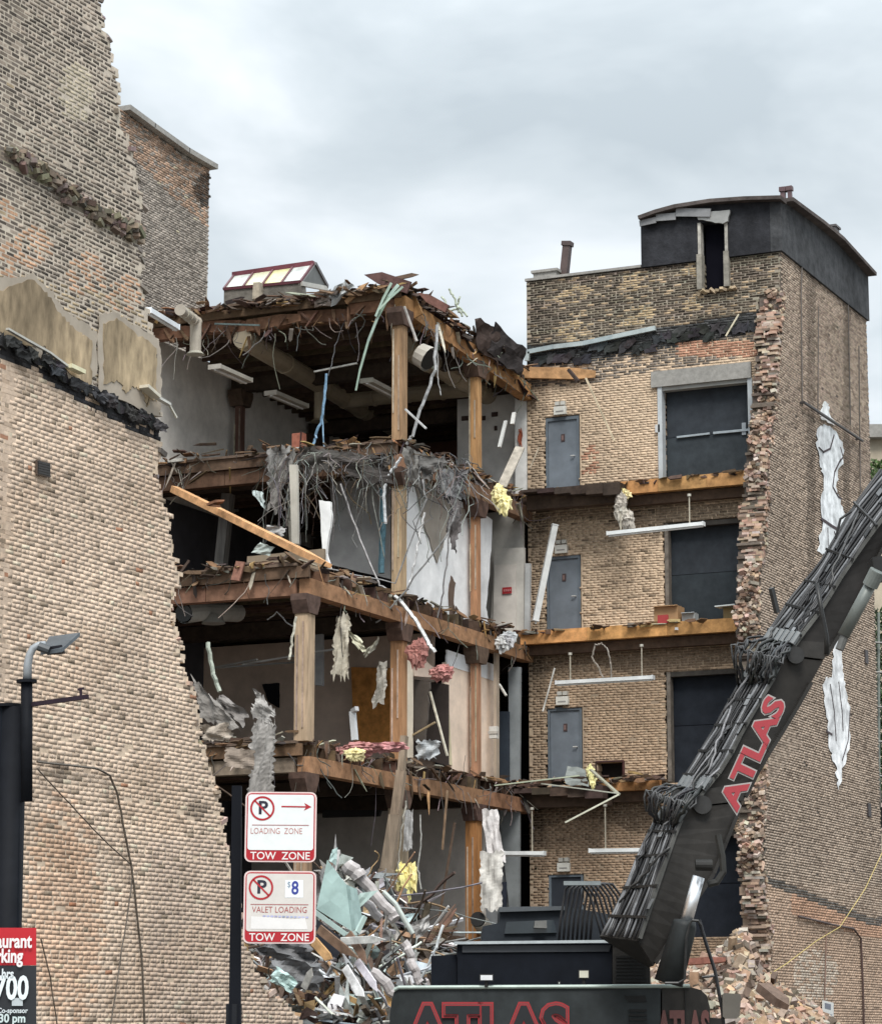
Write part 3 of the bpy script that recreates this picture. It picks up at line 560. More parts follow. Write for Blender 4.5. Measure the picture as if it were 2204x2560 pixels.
# white painted figure: peeling shapes with thin dark strokes
def wshape(pts, b, col=(.74, .75, .77), d=.034): b.prism([pX(x, y, XP)+A(d, 0, 0) for x, y in dens(pts, 4, 3.2)], (.006, 0, 0), vary(col, .05))
def stroke(b, pts, w_=3): 
    for i in range(len(pts)-1): b.bar(pX(*pts[i], XP)+A(.046, 0, 0), pX(*pts[i+1], XP)+A(.046, 0, 0), .012, .012*w_*1.1, (.08, .065, .07), up=(0, 0.01, 1) if abs(pts[i][0]-pts[i+1][0]) > abs(pts[i][1]-pts[i+1][1]) else (0, 1, 0))
def f(b):
    wshape([(1664, 812), (1675, 816), (1674, 835), (1686, 852), (1686, 862), (1660, 850), (1657, 838)], b)
    wshape([(1650, 870), (1664, 858), (1688, 872), (1702, 905), (1703, 930), (1692, 960), (1688, 985), (1698, 1010), (1706, 1040), (1722, 1075), (1718, 1120), (1690, 1110), (1668, 1125), (1650, 1115), (1662, 1060), (1659, 1000), (1664, 965), (1656, 945), (1649, 905)], b)
    wshape([(1687, 1290), (1697, 1296), (1700, 1330), (1704, 1365), (1709, 1400), (1716, 1440), (1718, 1490), (1710, 1535), (1700, 1560), (1694, 1600), (1690, 1575), (1686, 1545), (1676, 1520), (1672, 1480), (1668, 1440), (1662, 1395), (1668, 1370), (1680, 1372), (1684, 1330)], b)
one(f, 'white_paint_figure', M_PEEL, tower, kind='stuff')
def f(b):
    stroke(b, [(1684, 880), (1676, 908), (1662, 915), (1652, 905)], 4); stroke(b, [(1697, 905), (1702, 925), (1695, 935)], 3); stroke(b, [(1697, 930), (1685, 955), (1681, 985), (1692, 1005), (1700, 1010)], 4)
    stroke(b, [(1658, 1050), (1680, 1065), (1702, 1078)], 6); stroke(b, [(1671, 1068), (1672, 1105)], 2); stroke(b, [(1684, 1075), (1690, 1095)], 3)
    stroke(b, [(1676, 1385), (1684, 1440), (1688, 1500)], 3); stroke(b, [(1693, 1380), (1700, 1440), (1702, 1480)], 3); stroke(b, [(1716, 1440), (1712, 1500), (1700, 1540)], 3); stroke(b, [(1668, 1480), (1680, 1487)], 4)
one(f, 'dark_paint_strokes', M_PLASTER, tower, kind='stuff')
# ================================================================== MIDDLE: the torn-open building
bld = thing('torn_open_building', (-32, 60, 0), 'half demolished timber framed building with floors and rooms hanging open', 'building')
YC = [54.5, 59.3, 63.75]; YB = 79
def timber(): return random.choice([(.17, .095, .055), (.22, .125, .07), (.13, .075, .05), (.26, .15, .08)])
ORG = (.42, .21, .09)
def part(fn, name, m=M_WOOD, parent=bld, **kw): return one(fn, name, m, parent, **kw)
# side and back walls
part(lambda b: b.bx((XL-.4, 52, 0), (XL, YB+.4, zroof(62)-.25), (.78, .76, .72)), 'far_party_wall', M_PLASTER)
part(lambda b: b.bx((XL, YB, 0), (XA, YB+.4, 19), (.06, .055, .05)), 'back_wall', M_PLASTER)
part(lambda b: b.bx((XL-.3, 52.1, 0), (XL+.03, YB-.1, 15.1), (.075, .075, .085)), 'shade_toned_wall', M_PLASTER)  # dark lining: the shade of the rooms below the top storey, as colour
# floors: deck, joists, beams
def floor(zf, yf, name='floor', xr=XC, tilt=None):
    zt = (lambda Y: zf) if tilt is None else tilt
    m = MB(); n = 16; 
    for k in range(n):
        ya = yf+(YB-yf)*k/n; yb = yf+(YB-yf)*(k+1)/n; xe = xr-(random.uniform(.0, .35) if k < 6 else 0)
        m.prism([(XL+.02, ya, zt(ya)), (xe, ya, zt(ya)), (xe, yb, zt(yb)), (XL+.02, yb, zt(yb))], (0, 0, -.06), (.14, .10, .075))
    m.build(name+'_deck', M_WOOD, bld)
    y = yf+.1
    while y < YB-.2:
        s = xr+(random.uniform(-.1, .22) if y < YW else -.05); z = zt(y)-.065
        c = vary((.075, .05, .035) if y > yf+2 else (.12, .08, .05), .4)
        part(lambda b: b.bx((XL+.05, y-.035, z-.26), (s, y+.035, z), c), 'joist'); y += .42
for zf, yf, nm in ((Z4, 59.1, 'upper_floor'), (Z3, 54.2, 'middle_floor'), (Z2, 54.2, 'lower_floor'), (Z1, 56, 'bottom_floor')): floor(zf, yf, nm)
floor(19.6, 59.1, 'roof', tilt=zroof)
# long beams under the joists on the column line, one length per bay
def beam(a, b_, w_, h, c, name='beam', splint=False):
    part(lambda m: (m.splint if splint else m.bar)(a, b_, w_, h, c), name)
for zf, ys in ((Z4, [59.2, 61.2, 63.7, 67.0]), (Z3, [54.4, 59.3, 63.7, 67.0]), (Z2, [54.4, 59.3, 63.7, 67.0])):
    for i in range(len(ys)-1):
        beam((XC+.05, ys[i], zf-.52), (XC+.05, ys[i+1]-.01, zf-.52), .3, .36, vary((.30, .165, .095) if zf != Z4 else (.24, .14, .085), .15))
for a, c in ((59.2, 61.5), (61.52, 64.3), (64.32, 67.0)):
    beam((XC+.05, a, zroof(a)-.5), (XC+.05, c-.01, zroof(c)-.5), .3, .42, vary((.36, .19, .085), .15))
for i in range(5):
    xa = XL+.1+i*1.42; part(lambda b: b.splint((xa, 59.4, 19.12+.07*math.sin(i*2.1)), (xa+1.55, 59.3+.1*(i % 2), 19.06+.09*math.sin(i*3.3)), .26, .30, vary((.17, .09, .055), .2)), 'broken_beam')
for i in range(16):
    xa = XL+.2+i*.43; part(lambda b: b.splint((xa, 59.25, 19.2), (xa+random.uniform(-.3, .5), 59.15, 19.2-random.uniform(.15, .62)), random.uniform(.06, .16), .04, vary((.15, .085, .055), .4)), 'hanging_board')
for zf, y, c in ((Z4, 59.4, (.13, .075, .05)), (Z3, 54.5, (.24, .135, .09)), (Z2, 54.5, (.30, .23, .18))):
    n = 3; xs = np.linspace(XL+.1, XC-.15, n+1)
    for i in range(n): beam((xs[i], y, zf-.52), (xs[i+1]-.015, y, zf-.52), .28, .36 if zf > 8.1 else .32, vary(c, .18))
# inner girders
for zf in (Z4, Z3, Z2):
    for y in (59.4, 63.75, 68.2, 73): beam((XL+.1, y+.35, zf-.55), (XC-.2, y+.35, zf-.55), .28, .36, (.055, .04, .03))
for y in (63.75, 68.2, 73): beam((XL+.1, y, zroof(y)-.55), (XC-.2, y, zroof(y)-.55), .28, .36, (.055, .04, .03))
# columns with iron or timber caps
def column(Y, z0, z1, c, wd=.32, X=XC, m=M_GRAIN, cap=True, lab=None, lean=0):
    z1 -= .7 if cap else 0
    o = part(lambda b: b.bar((X+lean, Y, z0), (X, Y, z1-.28 if cap else z1), wd, wd, c, up=(0, 1, 0)), 'column', m)
    if lab: o['label'] = lab
    if cap:
        cc = vary((.10, .065, .05), .2)
        part(lambda b: b.prism([(X-.17, Y-.19, z1-.4), (X+.19, Y-.19, z1-.4), (X+.19, Y-.5, z1), (X-.17, Y-.5, z1)], (0, 0, .001), cc) if False else b.prism([(X-.19, Y-.2, z1-.42), (X-.19, Y+.2, z1-.42), (X-.19, Y+.34, z1-.14), (X-.19, Y+.34, z1), (X-.19, Y-.34, z1), (X-.19, Y-.34, z1-.14)], (.4, 0, 0), cc), 'column_cap', M_WOOD)
    # checks and strips of paint on the face
    part(lambda b: [b.bar((X+lean+.16*s+0, Y-wd/2-.012, z0+random.uniform(.1, 1.2)), (X+.16*s, Y-wd/2-.012, z1-random.uniform(.4, 1.2)), .03, .02, vary((.42, .36, .28), .3), up=(0, 1, 0)) for s in (-.6, .3)], 'paint_strip', M_WOOD)
tan = (.33, .21, .12)
column(59.3, Z4, 19.7, tan, .28); column(59.3, Z3, Z4, (.44, .32, .2), .27); column(59.3, Z2, Z3, (.42, .23, .12), .30)
column(63.75, Z4, zroof(63.75)+.1, (.42, .24, .11), .25); column(63.75, Z3, Z4, (.38, .2, .11), .2); column(63.75, Z2, Z3, (.38, .21, .13), .2); column(63.6, 0, Z2, (.36, .17, .065), .31)
column(54.5, Z2, Z3, (.42, .31, .21), .33); column(59.3, 0, Z2, (.34, .27, .19), .36)
column(54.5, 0, Z2, (.30, .2, .13), .3)
for y in (63.75, 68.2, 73.):
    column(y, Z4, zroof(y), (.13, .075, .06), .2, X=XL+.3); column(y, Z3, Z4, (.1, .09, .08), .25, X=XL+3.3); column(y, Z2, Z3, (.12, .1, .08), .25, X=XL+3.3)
part(lambda b: b.bar(pY(444, 1170, 61), pY(462, 1000, 61), .26, .26, (.20, .195, .185), up=(0, 1, 0)), 'leaning_column', M_GRAIN)
part(lambda b: b.bar(pY(598, 1150, 60), pY(587, 925, 60), .2, .16, (.52, .50, .43), up=(0, 1, 0)), 'cream_post', M_GRAIN)
# partitions
def wallY(x0, x1, y0, y1, Y, c, name, th=.12, m=M_PLASTER, rag=0, parent=bld):
    P = [pY(x, y, Y) for x, y in ((x0, y1), (x1, y1), (x1, y0), (x0, y0))]
    zz = (P[0][2]+P[1][2])/2; zt = (P[2][2]+P[3][2])/2
    return part(lambda b: b.prism([(P[0][0], Y, zz), (P[1][0], Y, zz), (P[1][0], Y, zt), (P[0][0], Y, zt)], (0, th, 0), c), name, m, parent)
def shapeX(pts, X, c, name, th=.12, m=M_PLASTER, j=.8, n=4):
    return part(lambda b: b.prism([pX(x, y, X) for x, y in (dens(pts, n, j) if n else pts)], (-th, 0, 0), c), name, m)
def shapeY(pts, Y, c, name, th=.1, m=M_PLASTER, j=.8, n=4, parent=bld): return part(lambda b: b.prism([pY(x, y, Y) for x, y in (dens(pts, n, j) if n else pts)], (0, th, 0), c), name, m, parent)
zt4 = zroof(67)-.35
part(lambda b: b.bx((pY(925, 900, 67.5)[0], 67.5, Z4), (XA-.01, 67.65, zt4), (.58, .57, .55)), 'white_partition', M_PLASTER)
part(lambda b: (b.bx((XA-.35, YW-.02, Z4), (XA-.02, YW+.4, zt4), (.68, .68, .66)),), 'white_pilaster', M_PLASTER)
for x, y, w_ in ((1000, 838, 7), (975, 846, 7), (940, 846, 8), (1002, 866, 3)):
    p = pY(x, y, 67.45); part(lambda b: b.bx(p-A(w_*.012, 0, .06), p+A(w_*.012, .04, .06), (.06, .04, .035)), 'wall_gap', M_WOOD)
p = pY(1053, 877, YW-.1); part(lambda b: b.sheet(pY(1049, 868, YW-.05), pY(1055, 868, YW-.05), pY(1056, 902, YW-.05), pY(1049, 906, YW-.05), 3, 5, .02, (.32, .09, .05), .02, seed=4, rag=.3), 'torn_red_patch', M_PLASTER)
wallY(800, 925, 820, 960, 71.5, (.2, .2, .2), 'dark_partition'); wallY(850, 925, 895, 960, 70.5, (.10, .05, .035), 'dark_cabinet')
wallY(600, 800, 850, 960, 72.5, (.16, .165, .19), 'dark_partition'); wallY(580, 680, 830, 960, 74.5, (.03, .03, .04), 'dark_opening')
part(lambda b: b.bx((-30.3, 66.8, Z3), (XA-.02, 66.9, Z4-.4), (.5, .49, .46)), 'grey_partition', M_PLASTER)
# middle storey: white wall boards behind the column line
XM = XC-.20
shapeX([(817, 968), (870, 972), (905, 1000), (962, 1030), (996, 1052), (994, 1110), (988, 1180), (983, 1230), (990, 1260), (1000, 1300), (930, 1268), (860, 1222), (818, 1200)], XM, (.82, .83, .84), 'white_wall_board', j=1.2)
shapeX([(838, 975), (900, 1000), (950, 1040), (905, 1075), (885, 1140), (862, 1075)], XM+.035, (.30, .27, .235), 'torn_paper', th=.02, j=2.5)
shapeX([(913, 1165), (922, 1180), (918, 1215), (922, 1240), (910, 1245), (908, 1200)], XM+.03, (.14, .10, .08), 'wall_hole', th=.02, j=1.5)
shapeY([(645, 1012), (668, 1015), (670, 1050), (660, 1120), (668, 1150), (655, 1140)], 58.2, (.85, .86, .86), 'white_wall_board', j=1.2)
shapeY([(668, 975), (790, 968), (790, 1172), (665, 1142), (660, 1120), (672, 1050)], 60.4, (.36, .37, .375), 'grey_partition')
shapeY([(500, 1126), (655, 1110), (655, 1160), (500, 1170)], 58.0, (.28, .225, .165), 'low_beige_wall')
shapeY([(585, 940), (600, 940), (602, 1100), (590, 1100)], 57.4, (.45, .43, .38), 'cream_strip', n=0)
# door behind (middle storey, left of the tower) with red notice
shapeY([(1000, 1110), (1060, 1108), (1060, 1300), (990, 1300)], 66.5, (.56, .54, .50), 'white_door_wall', n=0)
d = shapeY([(1000, 1143), (1043, 1142), (1043, 1296), (996, 1300)], 66.42, (.66, .62, .57), 'door', th=.06, n=0)
part(lambda b: b.bx(pY(1016, 1202, 66.38), pY(1035, 1188, 66.4), (.38, .03, .035)), 'red_notice', M_GRAPH, d)
part(lambda b: [b.bx((pY(1019+4*k, 1196, 66.37)[0], 66.365, pY(1020, 1197, 66.37)[2]), (pY(1021+4*k, 1196, 66.37)[0], 66.37, pY(1020, 1193, 66.37)[2]), (.6, .3, .3)) for k in range(4)], 'notice_print', M_GRAPH, d)
shapeY([(1062, 1140), (1072, 1140), (1070, 1300), (1060, 1300)], 66.45, (.45, .46, .46), 'door_casing', n=0)
# lower storey: peach boards, doorway, white header
XQ = XC-.20
shapeX([(818, 1300), (836, 1312), (836, 1540), (818, 1530)], XQ, (.82, .72, .58), 'cream_wall_board', j=.6)
shapeX([(836, 1312), (870, 1345), (905, 1368), (905, 1375), (838, 1368)], XQ, (.78, .62, .51), 'peach_wall_board', j=1)
shapeX([(903, 1340), (1005, 1380), (1005, 1585), (940, 1565), (912, 1555), (900, 1480)], XQ, (.86, .70, .57), 'peach_wall_board', j=.8)
shapeX([(905, 1315), (1000, 1345), (998, 1378), (905, 1345)], XQ+.02, (.84, .86, .88), 'white_header', th=.05, j=1)
shapeX([(898, 1385), (906, 1390), (915, 1550), (905, 1545)], XQ+.03, (.62, .55, .38), 'door_jamb', th=.1, n=0)
shapeX([(1004, 1320), (1010, 1322), (1010, 1585), (1004, 1585)], XC+.1, (.40, .33, .26), 'corner_post', th=.08, n=0)
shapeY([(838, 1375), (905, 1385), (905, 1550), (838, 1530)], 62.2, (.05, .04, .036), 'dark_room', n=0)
shapeY([(838, 1375), (868, 1380), (864, 1440), (858, 1500), (838, 1500)], 61.0, (.13, .11, .095), 'dangling_panel', j=3)
shapeY([(794, 1330), (806, 1335), (806, 1530), (794, 1525)], 59.6, (.52, .49, .43), 'pale_door_jamb', n=0)
# back wall of the lower storey room
part(lambda b: b.bx((XL+.02, 62.5, Z2), (XC-.6, 62.62, Z3-.45), (.60, .48, .40)), 'brown_wall', M_PLASTER)
shapeY([(710, 1350), (792, 1352), (792, 1515), (716, 1505)], 62.35, (.62, .28, .08), 'orange_wood_door', n=0, m=M_WOOD)
shapeY([(530, 1385), (562, 1382), (562, 1432), (542, 1420)], 62.4, (.012, .012, .015), 'wall_hole', j=.5)
shapeY([(634, 1285), (652, 1283), (652, 1388), (634, 1386)], 59.5, (.35, .36, .37), 'hanging_metal_panel', n=0, m=M_METAL)
# bottom storey walls
part(lambda b: b.bx((XL+.02, 65.2, 0), (-29.0, 65.35, Z2-.6), (.54, .50, .46)), 'grey_brown_wall', M_PLASTER)
part(lambda b: b.bx((-30.9, 66.3, 0), (XA-.02, 66.4, Z2-.4), (.34, .36, .38)), 'grey_partition', M_PLASTER)
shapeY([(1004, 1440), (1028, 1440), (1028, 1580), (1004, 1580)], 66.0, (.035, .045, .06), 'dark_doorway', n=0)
shapeY([(1028, 1350), (1052, 1350), (1050, 1590), (1030, 1590)], 66.2, (.24, .26, .27), 'grey_casing', n=0)
shapeY([(1006, 1620), (1050, 1624), (1050, 1840), (1030, 1840)], 66.1, (.20, .215, .22), 'grey_casing', n=0)
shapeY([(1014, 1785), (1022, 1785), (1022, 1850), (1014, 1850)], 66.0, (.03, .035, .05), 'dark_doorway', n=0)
shapeY([(652, 1640), (770, 1640), (766, 1652), (652, 1655)], 60, (.02, .02, .02), 'dark_rail', n=0)
# beams and remnants of floor against the tower, running out to the torn wall
def edge_beam(zf, x0, x1, c, Y=66.55):
    n = 3; xs = np.linspace(x0, x1, n+1)
    for i in range(n): beam((xs[i], Y, zf-.12-.0*i), (xs[i+1]-.01, Y, zf-.12), .22, .34, vary(c, .18), 'edge_beam')
    part(lambda b: b.bx((x0, Y+.13, zf-.05), (x1, YW-.02, zf+.02), (.16, .11, .08)), 'floor_strip')
    part(lambda b: b.bx((x0, Y+.16, zf-.55), (x1-.1, Y+.4, zf-.3), (.10, .065, .045)), 'ledger')
edge_beam(Z4, pY(1235, 1000, 66.5)[0], -21.95, (.46, .24, .10)); edge_beam(Z3, pY(1030, 1300, 66.5)[0], -22.2, (.50, .26, .105)); edge_beam(Z2+.05, pY(1190, 1600, 66.5)[0], -24.7, (.42, .21, .09))
for z, x0, x1 in ((Z4-.02, 1062, 1260), (Z2-.1, 1010, 1220)):
    a, c = pY(x0, 1000, 66.2)[0], pY(x1, 1000, 66.2)[0]
    part(lambda b: [b.bx((a+(c-a)*k/6, 66.0-.1*random.random(), z-.1-.05*k % 2), (a+(c-a)*(k+1)/6, YW-.02, z-.03), vary((.07, .05, .04), .4)) for k in range(6)], 'sagging_floor')
    part(lambda b: b.bx((a, 66.3, z-.5), (c, 66.6, z-.12), (.08, .055, .04)), 'dark_beam')  # very dark brown beam below each floor remnant
beam(pY(1056, 754, 66.9), pY(1205, 757, 67.0), .12, .30, (.44, .25, .12), 'wall_plate', True)
beam(pY(1150, 748, 66.3), pY(1170, 772, 66.2), .08, .08, (.05, .035, .03), 'iron_bracket')
# splintered boards along every torn edge: picked-out pieces plus fill
WC = [(.07, .045, .035), (.11, .07, .045), (.16, .10, .06), (.24, .14, .075), (.30, .27, .23), (.05, .04, .035), (.42, .28, .13), (.55, .5, .42)]
WW = [.26, .22, .18, .12, .08, .1, .03, .02]
def rag(P0, P1, n, out, lmin=.25, lmax=1.1, spread=(.25, .3, .2), name='splintered_boards', cols=None, single=0, dirw=(1, 1, .5), th=.03):
    P0, P1, out = map(np.asarray, (P0, P1, out)); mb = MB()
    for k in range(n):
        t = random.random() if k >= single else (k+.5)/max(single, 1); p = P0+(P1-P0)*t+A(*[random.gauss(0, s) for s in spread]); 
        d = nrm(nrm(P1-P0)*random.gauss(0, 1)*dirw[0]+out*random.gauss(.4, .6)*dirw[1]+A(0, 0, random.gauss(-.1, .5)*dirw[2]))
        l = random.uniform(lmin, lmax); c = vary(random.choices(cols or WC, None if cols else WW)[0], .35); m2 = MB() if k < single else mb
        m2.splint(p-d*l*.4, p+d*l*.6, random.uniform(.03, .14), random.uniform(.5, 1.2)*th, c, up=nrm(rng.normal(0, 1, 3)))
        if k < single: m2.build('broken_board', M_WOOD, bld)
    mb.build(name, M_WOOD, bld, kind='stuff')
for zf, yf, s in ((Z4, 59.15, 1), (Z3, 54.3, 1), (Z2, 54.3, 1.2)):
    rag((XL, yf, zf), (XC, yf, zf), 95, (0, -1, 0), lmax=.75, spread=(.2, .2, .08), single=10, dirw=(1, 1, .3)); rag((XC, yf, zf), (XC, 67, zf), 80, (1, 0, 0), lmax=.6, spread=(.16, .2, .05), single=10, dirw=(1, .8, .25))
rag((XL, 59.1, 19.5), (XC, 59.1, 19.5), 120, (0, -1, 0), lmax=.9, spread=(.15, .2, .07), single=14, dirw=(1, 1, .12)); rag((XC, 59.2, 19.65), (XC, 67, zroof(67)+.05), 130, (1, 0, 0), lmax=.8, spread=(.12, .2, .06), single=14, dirw=(1, .7, .15))
rag((XC, 66.5, Z4-.05), (-22.5, 66.5, Z4+.02), 60, (0, -1, 0), spread=(.2, .1, .03), lmax=.6, dirw=(1, .6, .1)); rag((XC, 66.4, Z3), (-23, 66.4, Z3+.04), 34, (0, -1, 0), spread=(.2, .1, .015), lmax=.45, dirw=(1, .6, .05))
rag((XC, 66.2, Z2), (-24.8, 66.3, Z2+.04), 80, (0, -1, 0), spread=(.2, .2, .05), lmax=.7, dirw=(1, .6, .15))
# roof skin: torn felt sheets over the roof, sagging over the edge near the tower
def f(b):
    for k in range(26):
        y = 59.2+k*.31; x = XC+random.uniform(-.1, .35); z = zroof(y)
        b.sheet((x-1.1, y, z+.08), (x-1.1, y+.4, z+.08), (x+.05, y+.42, z-random.uniform(.05, .35)-.02*k), (x+.02, y, z-random.uniform(.0, .3)-.02*k), 3, 6, .05, vary((.06, .04, .035), .4), .02, seed=k, rag=.12)
    for k in range(24):
        x = XL+.1+k*.3; z = zroof(59.3)
        b.sheet((x, 60.2, z+.05), (x+.35, 60.2, z+.05), (x+.36, 59.0, z-random.uniform(.0, .25)), (x, 59.0, z-random.uniform(-.05, .2)), 3, 5, .04, vary((.10, .06, .05), .5), .02, seed=k+50, rag=.15)
one(f, 'roof_felt', M_TAR, bld)
def ppts(pts, Y): return [pY(x, y, Y) for x, y in pts]
# dark felt hanging down near the tower
def f(b):
    b.sheet(pX(1000, 655, XC+.3), pX(1062, 705, XC+.3), pX(1050, 760, XC+.35), pX(985, 715, XC+.35), 8, 5, .06, (.035, .03, .03), .02, seed=3, rag=.05)
    b.sheet(pX(960, 640, XC+.3), pX(1010, 668, XC+.3), pX(1005, 735, XC+.32), pX(965, 705, XC+.32), 6, 5, .05, (.05, .035, .03), .02, seed=5, rag=.05)
one(f, 'hanging_felt', M_TAR, bld)
# ================================================================== things in and on the torn building
def tthing(mb, name, m, lab, cat, group=None, smooth=False): return tag(mb.build(name, m, smooth=smooth), lab, cat, group)
# skylight on the roof
YS = 64.5; sk = thing('roof_skylight', tuple(pY(550, 600, YS)), 'ridged glass skylight with dark red frame on the torn roof', 'skylight')
q = {n: pY(x, y, YS+d) for n, (x, y, d) in dict(a=(453, 585, 0), b=(608, 570, 0), c=(635, 533, .9), d=(475, 556, .9), e=(660, 580, 1.9), g=(453, 601, 0), h=(612, 600, 0)).items()}
for k in range(4):
    t0, t1 = k/4+.01, (k+1)/4-.02; lo = lambda t: q['a']+(q['b']-q['a'])*t; hi = lambda t: q['d']+(q['c']-q['d'])*t
    part(lambda b: b.prism([lo(t0), lo(t1), hi(t1), hi(t0)], (0, .03, -.01), [(.52, .55, .5), (.55, .55, .38), (.6, .58, .3), (.52, .55, .52)][k]), 'pane', mat('skylight_glass', None, .25, nscale=2, namt=.35, bump=.1, spec=.5), sk)
part(lambda b: ([b.bar(q['a']+(q['b']-q['a'])*k/4-A(0, .02, 0), q['d']+(q['c']-q['d'])*k/4-A(0, .02, 0), .05, .06, (.13, .04, .05)) for k in range(5)], b.bar(q['a'], q['b'], .08, .08, (.1, .03, .04)), b.bar(q['d']-nrm(q['c']-q['d'])*.05, q['c'], .16, .14, (.17, .05, .065))), 'frame', M_METAL, sk)
part(lambda b: (b.prism([q['b'], q['e']+A(0, 0, .02), q['c']], (.03, .06, 0), (.13, .135, .13)), b.bar(q['c'], q['e'], .14, .1, (.11, .1, .1)), b.bar(q['b']-A(0, 0, .05), q['e']-A(0, 0, .05), .12, .12, (.5, .49, .45))), 'gable_end', M_METAL, sk)
part(lambda b: b.prism([q['a']-A(0, 0, .03), q['b']-A(0, 0, .03), q['h']-A(0, 0, .3), q['g']-A(0, 0, .3)], (0, .3, 0), (.15, .14, .125)), 'curb', M_TAR, sk)
mb = MB(); mb.bar(pY(523, 573, YS-.1), pY(521, 606, YS-.1), .24, .2, (.34, .30, .24)); tthing(mb, 'curb_post', M_WOOD, 'short tan block propped against the skylight curb', 'wood block')
# crumpled metal flashing on the roof
mb = MB(); mb.sheet(pY(640, 598, 59), pY(672, 585, 59), pY(668, 618, 59), pY(636, 622, 59), 6, 5, .06, (.34, .29, .26), .01, seed=2, rag=.1); mb.sheet(pY(668, 590, 58.9), pY(700, 566, 59), pY(716, 578, 59), pY(672, 622, 58.9), 6, 6, .07, (.30, .31, .31), .01, seed=8, rag=.1)
tthing(mb, 'crumpled_flashing', M_METAL, 'crumpled grey sheet metal curling up from the roof edge', 'sheet metal')
for i, (a, c, w_, col, lab) in enumerate([((738, 552), (828, 582), .3, (.10, .055, .05), 'dark broken board jutting up at the highest point of the torn roof'), ((745, 570), (700, 612), .12, (.46, .28, .15), 'light splinter slanting below the roof peak'), ((640, 612), (742, 596), .22, (.26, .15, .09), 'flat reddish board lying along the torn roof edge'),
    ((845, 592), (905, 625), .2, (.20, .10, .08), 'short reddish board on the receding roof edge'), ((820, 580), (846, 640), .28, (.44, .25, .11), 'orange timber end at the roof corner')]):
    mb = MB(); mb.splint(pY(c[0], c[1], 58.95+.2*i), pY(a[0], a[1], 58.9+.2*i), w_, .06, col, up=(0, 1, 0)); tthing(mb, 'broken_board', M_WOOD, lab, 'board')
# light green cladding strips over the roof corner
def hang(pts, Y, r, col, lab, cat='cable', name='hanging_cable', grp='cables hanging in the torn building', m=None, dv=.0, X=None):
    P = [(pY(x, y, Y) if X is None else pX(x, y, X)) for x, y in pts]; Q = []
    for i in range(len(P)-1):
        for k in range(5):
            t = k/5; Q.append(P[i]+(P[i+1]-P[i])*t+rng.normal(0, .012+dv, 3))
    Q.append(P[-1]); mb = MB(); mb.tube(Q, r, col, 5); return tthing(mb, name, m or M_RUBBER, lab, cat, grp)
for i, (pts, w_, lab) in enumerate([([(806, 576), (786, 600), (765, 640), (745, 690), (728, 750), (720, 790)], .09, 'longest pale green strip, hanging from the roof corner in front of the dark room'), ([(792, 572), (775, 605), (760, 640)], .07, 'short pale green strip beside the longest one at the roof corner'), ([(815, 580), (790, 602), (768, 625)], .06, 'pale green strip bending left below the roof corner')]):
    mb = MB(); P = [pY(x, y, 58.6-.05*i) for x, y in pts]
    for k in range(len(P)-1): mb.bar(P[k], P[k+1], w_*(1-.12*k), .02, vary((.36, .46, .39), .15), up=(0, 1, 0))
    tthing(mb, 'cladding_strip', M_METAL, lab, 'metal strip', 'pale green strips at the roof corner')
for i, (a, b_, c) in enumerate([((895, 600), (905, 618), (912, 635)), ((908, 585), (920, 604), (928, 632)), ((930, 600), (925, 618), (935, 640)), ((912, 628), (930, 622), (945, 640)), ((985, 612), (930, 618), (905, 630))][:4]):
    hang([a, b_, c], 62.5, .03, (.36, .40, .32), ['short weed-like strand, leftmost on the receding roof', 'tall weed-like strand on the receding roof', 'curling strand beside the tall one on the roof', 'low drooping strand on the receding roof'][i], 'strand', 'roof_strand', 'strands on the receding roof')
# round beige ducts under the roof
DC = (.33, .28, .205)
def duct(p0, p1, r, lab, col=DC, ends=True, drops=(), z=18.75):
    a, c = pZ(*p0, z), pZ(*p1, z)
    if a[1] < 59.3: a = a+(c-a)*min(.5, (59.3-a[1])/max(.1, c[1]-a[1]))
    du = thing('round_duct', tuple(a), lab, 'duct')
    part(lambda b: b.tube([a+(c-a)*k/8 for k in range(9)], r, col, 16), 'duct_run', M_PAINT, du)
    for t in (.02, .25, .5, .75, .98): part(lambda b: b.tube([a+(c-a)*t-nrm(c-a)*.03, a+(c-a)*t+nrm(c-a)*.03], r+.025, vary(col, .1), 16), 'joint_ring', M_PAINT, du)
    for t, l in drops:
        p = a+(c-a)*t; part(lambda b: b.tube([p, p-A(0, 0, l)], .14, col, 12), 'drop_duct', M_PAINT, du); part(lambda b: b.tube([p-A(0, 0, l), p-A(0, 0, l+.08)], [.15, .24], vary(col), 12), 'air_outlet', M_PAINT, du)
duct((440, 655), (800, 868), .25, 'longest beige round duct running back under the torn roof', drops=[(.47, .95)]); duct((690, 808), (965, 783), .25, 'beige cross duct behind the tall corner post')
duct((815, 700), (1010, 812), .28, 'beige duct with open torn end right of the corner post')

duct((330, 600), (398, 652), .12, 'short slim duct dropping near the left edge under the roof', (.4, .36, .3), drops=[(.95, .75)], z=18.9)
mb = MB(); mb.tube([pY(848, 716, 60), pY(868, 727, 60)], [.28, .32], (.46, .43, .38), 14, cap=False); mb.tube([pY(862, 724, 60.02), pY(869, 728, 60.0)], [.24, .26], (.015, .015, .015), 14); tthing(mb, 'duct_end', M_PAINT, 'open jagged duct end just right of the tall corner post', 'duct')
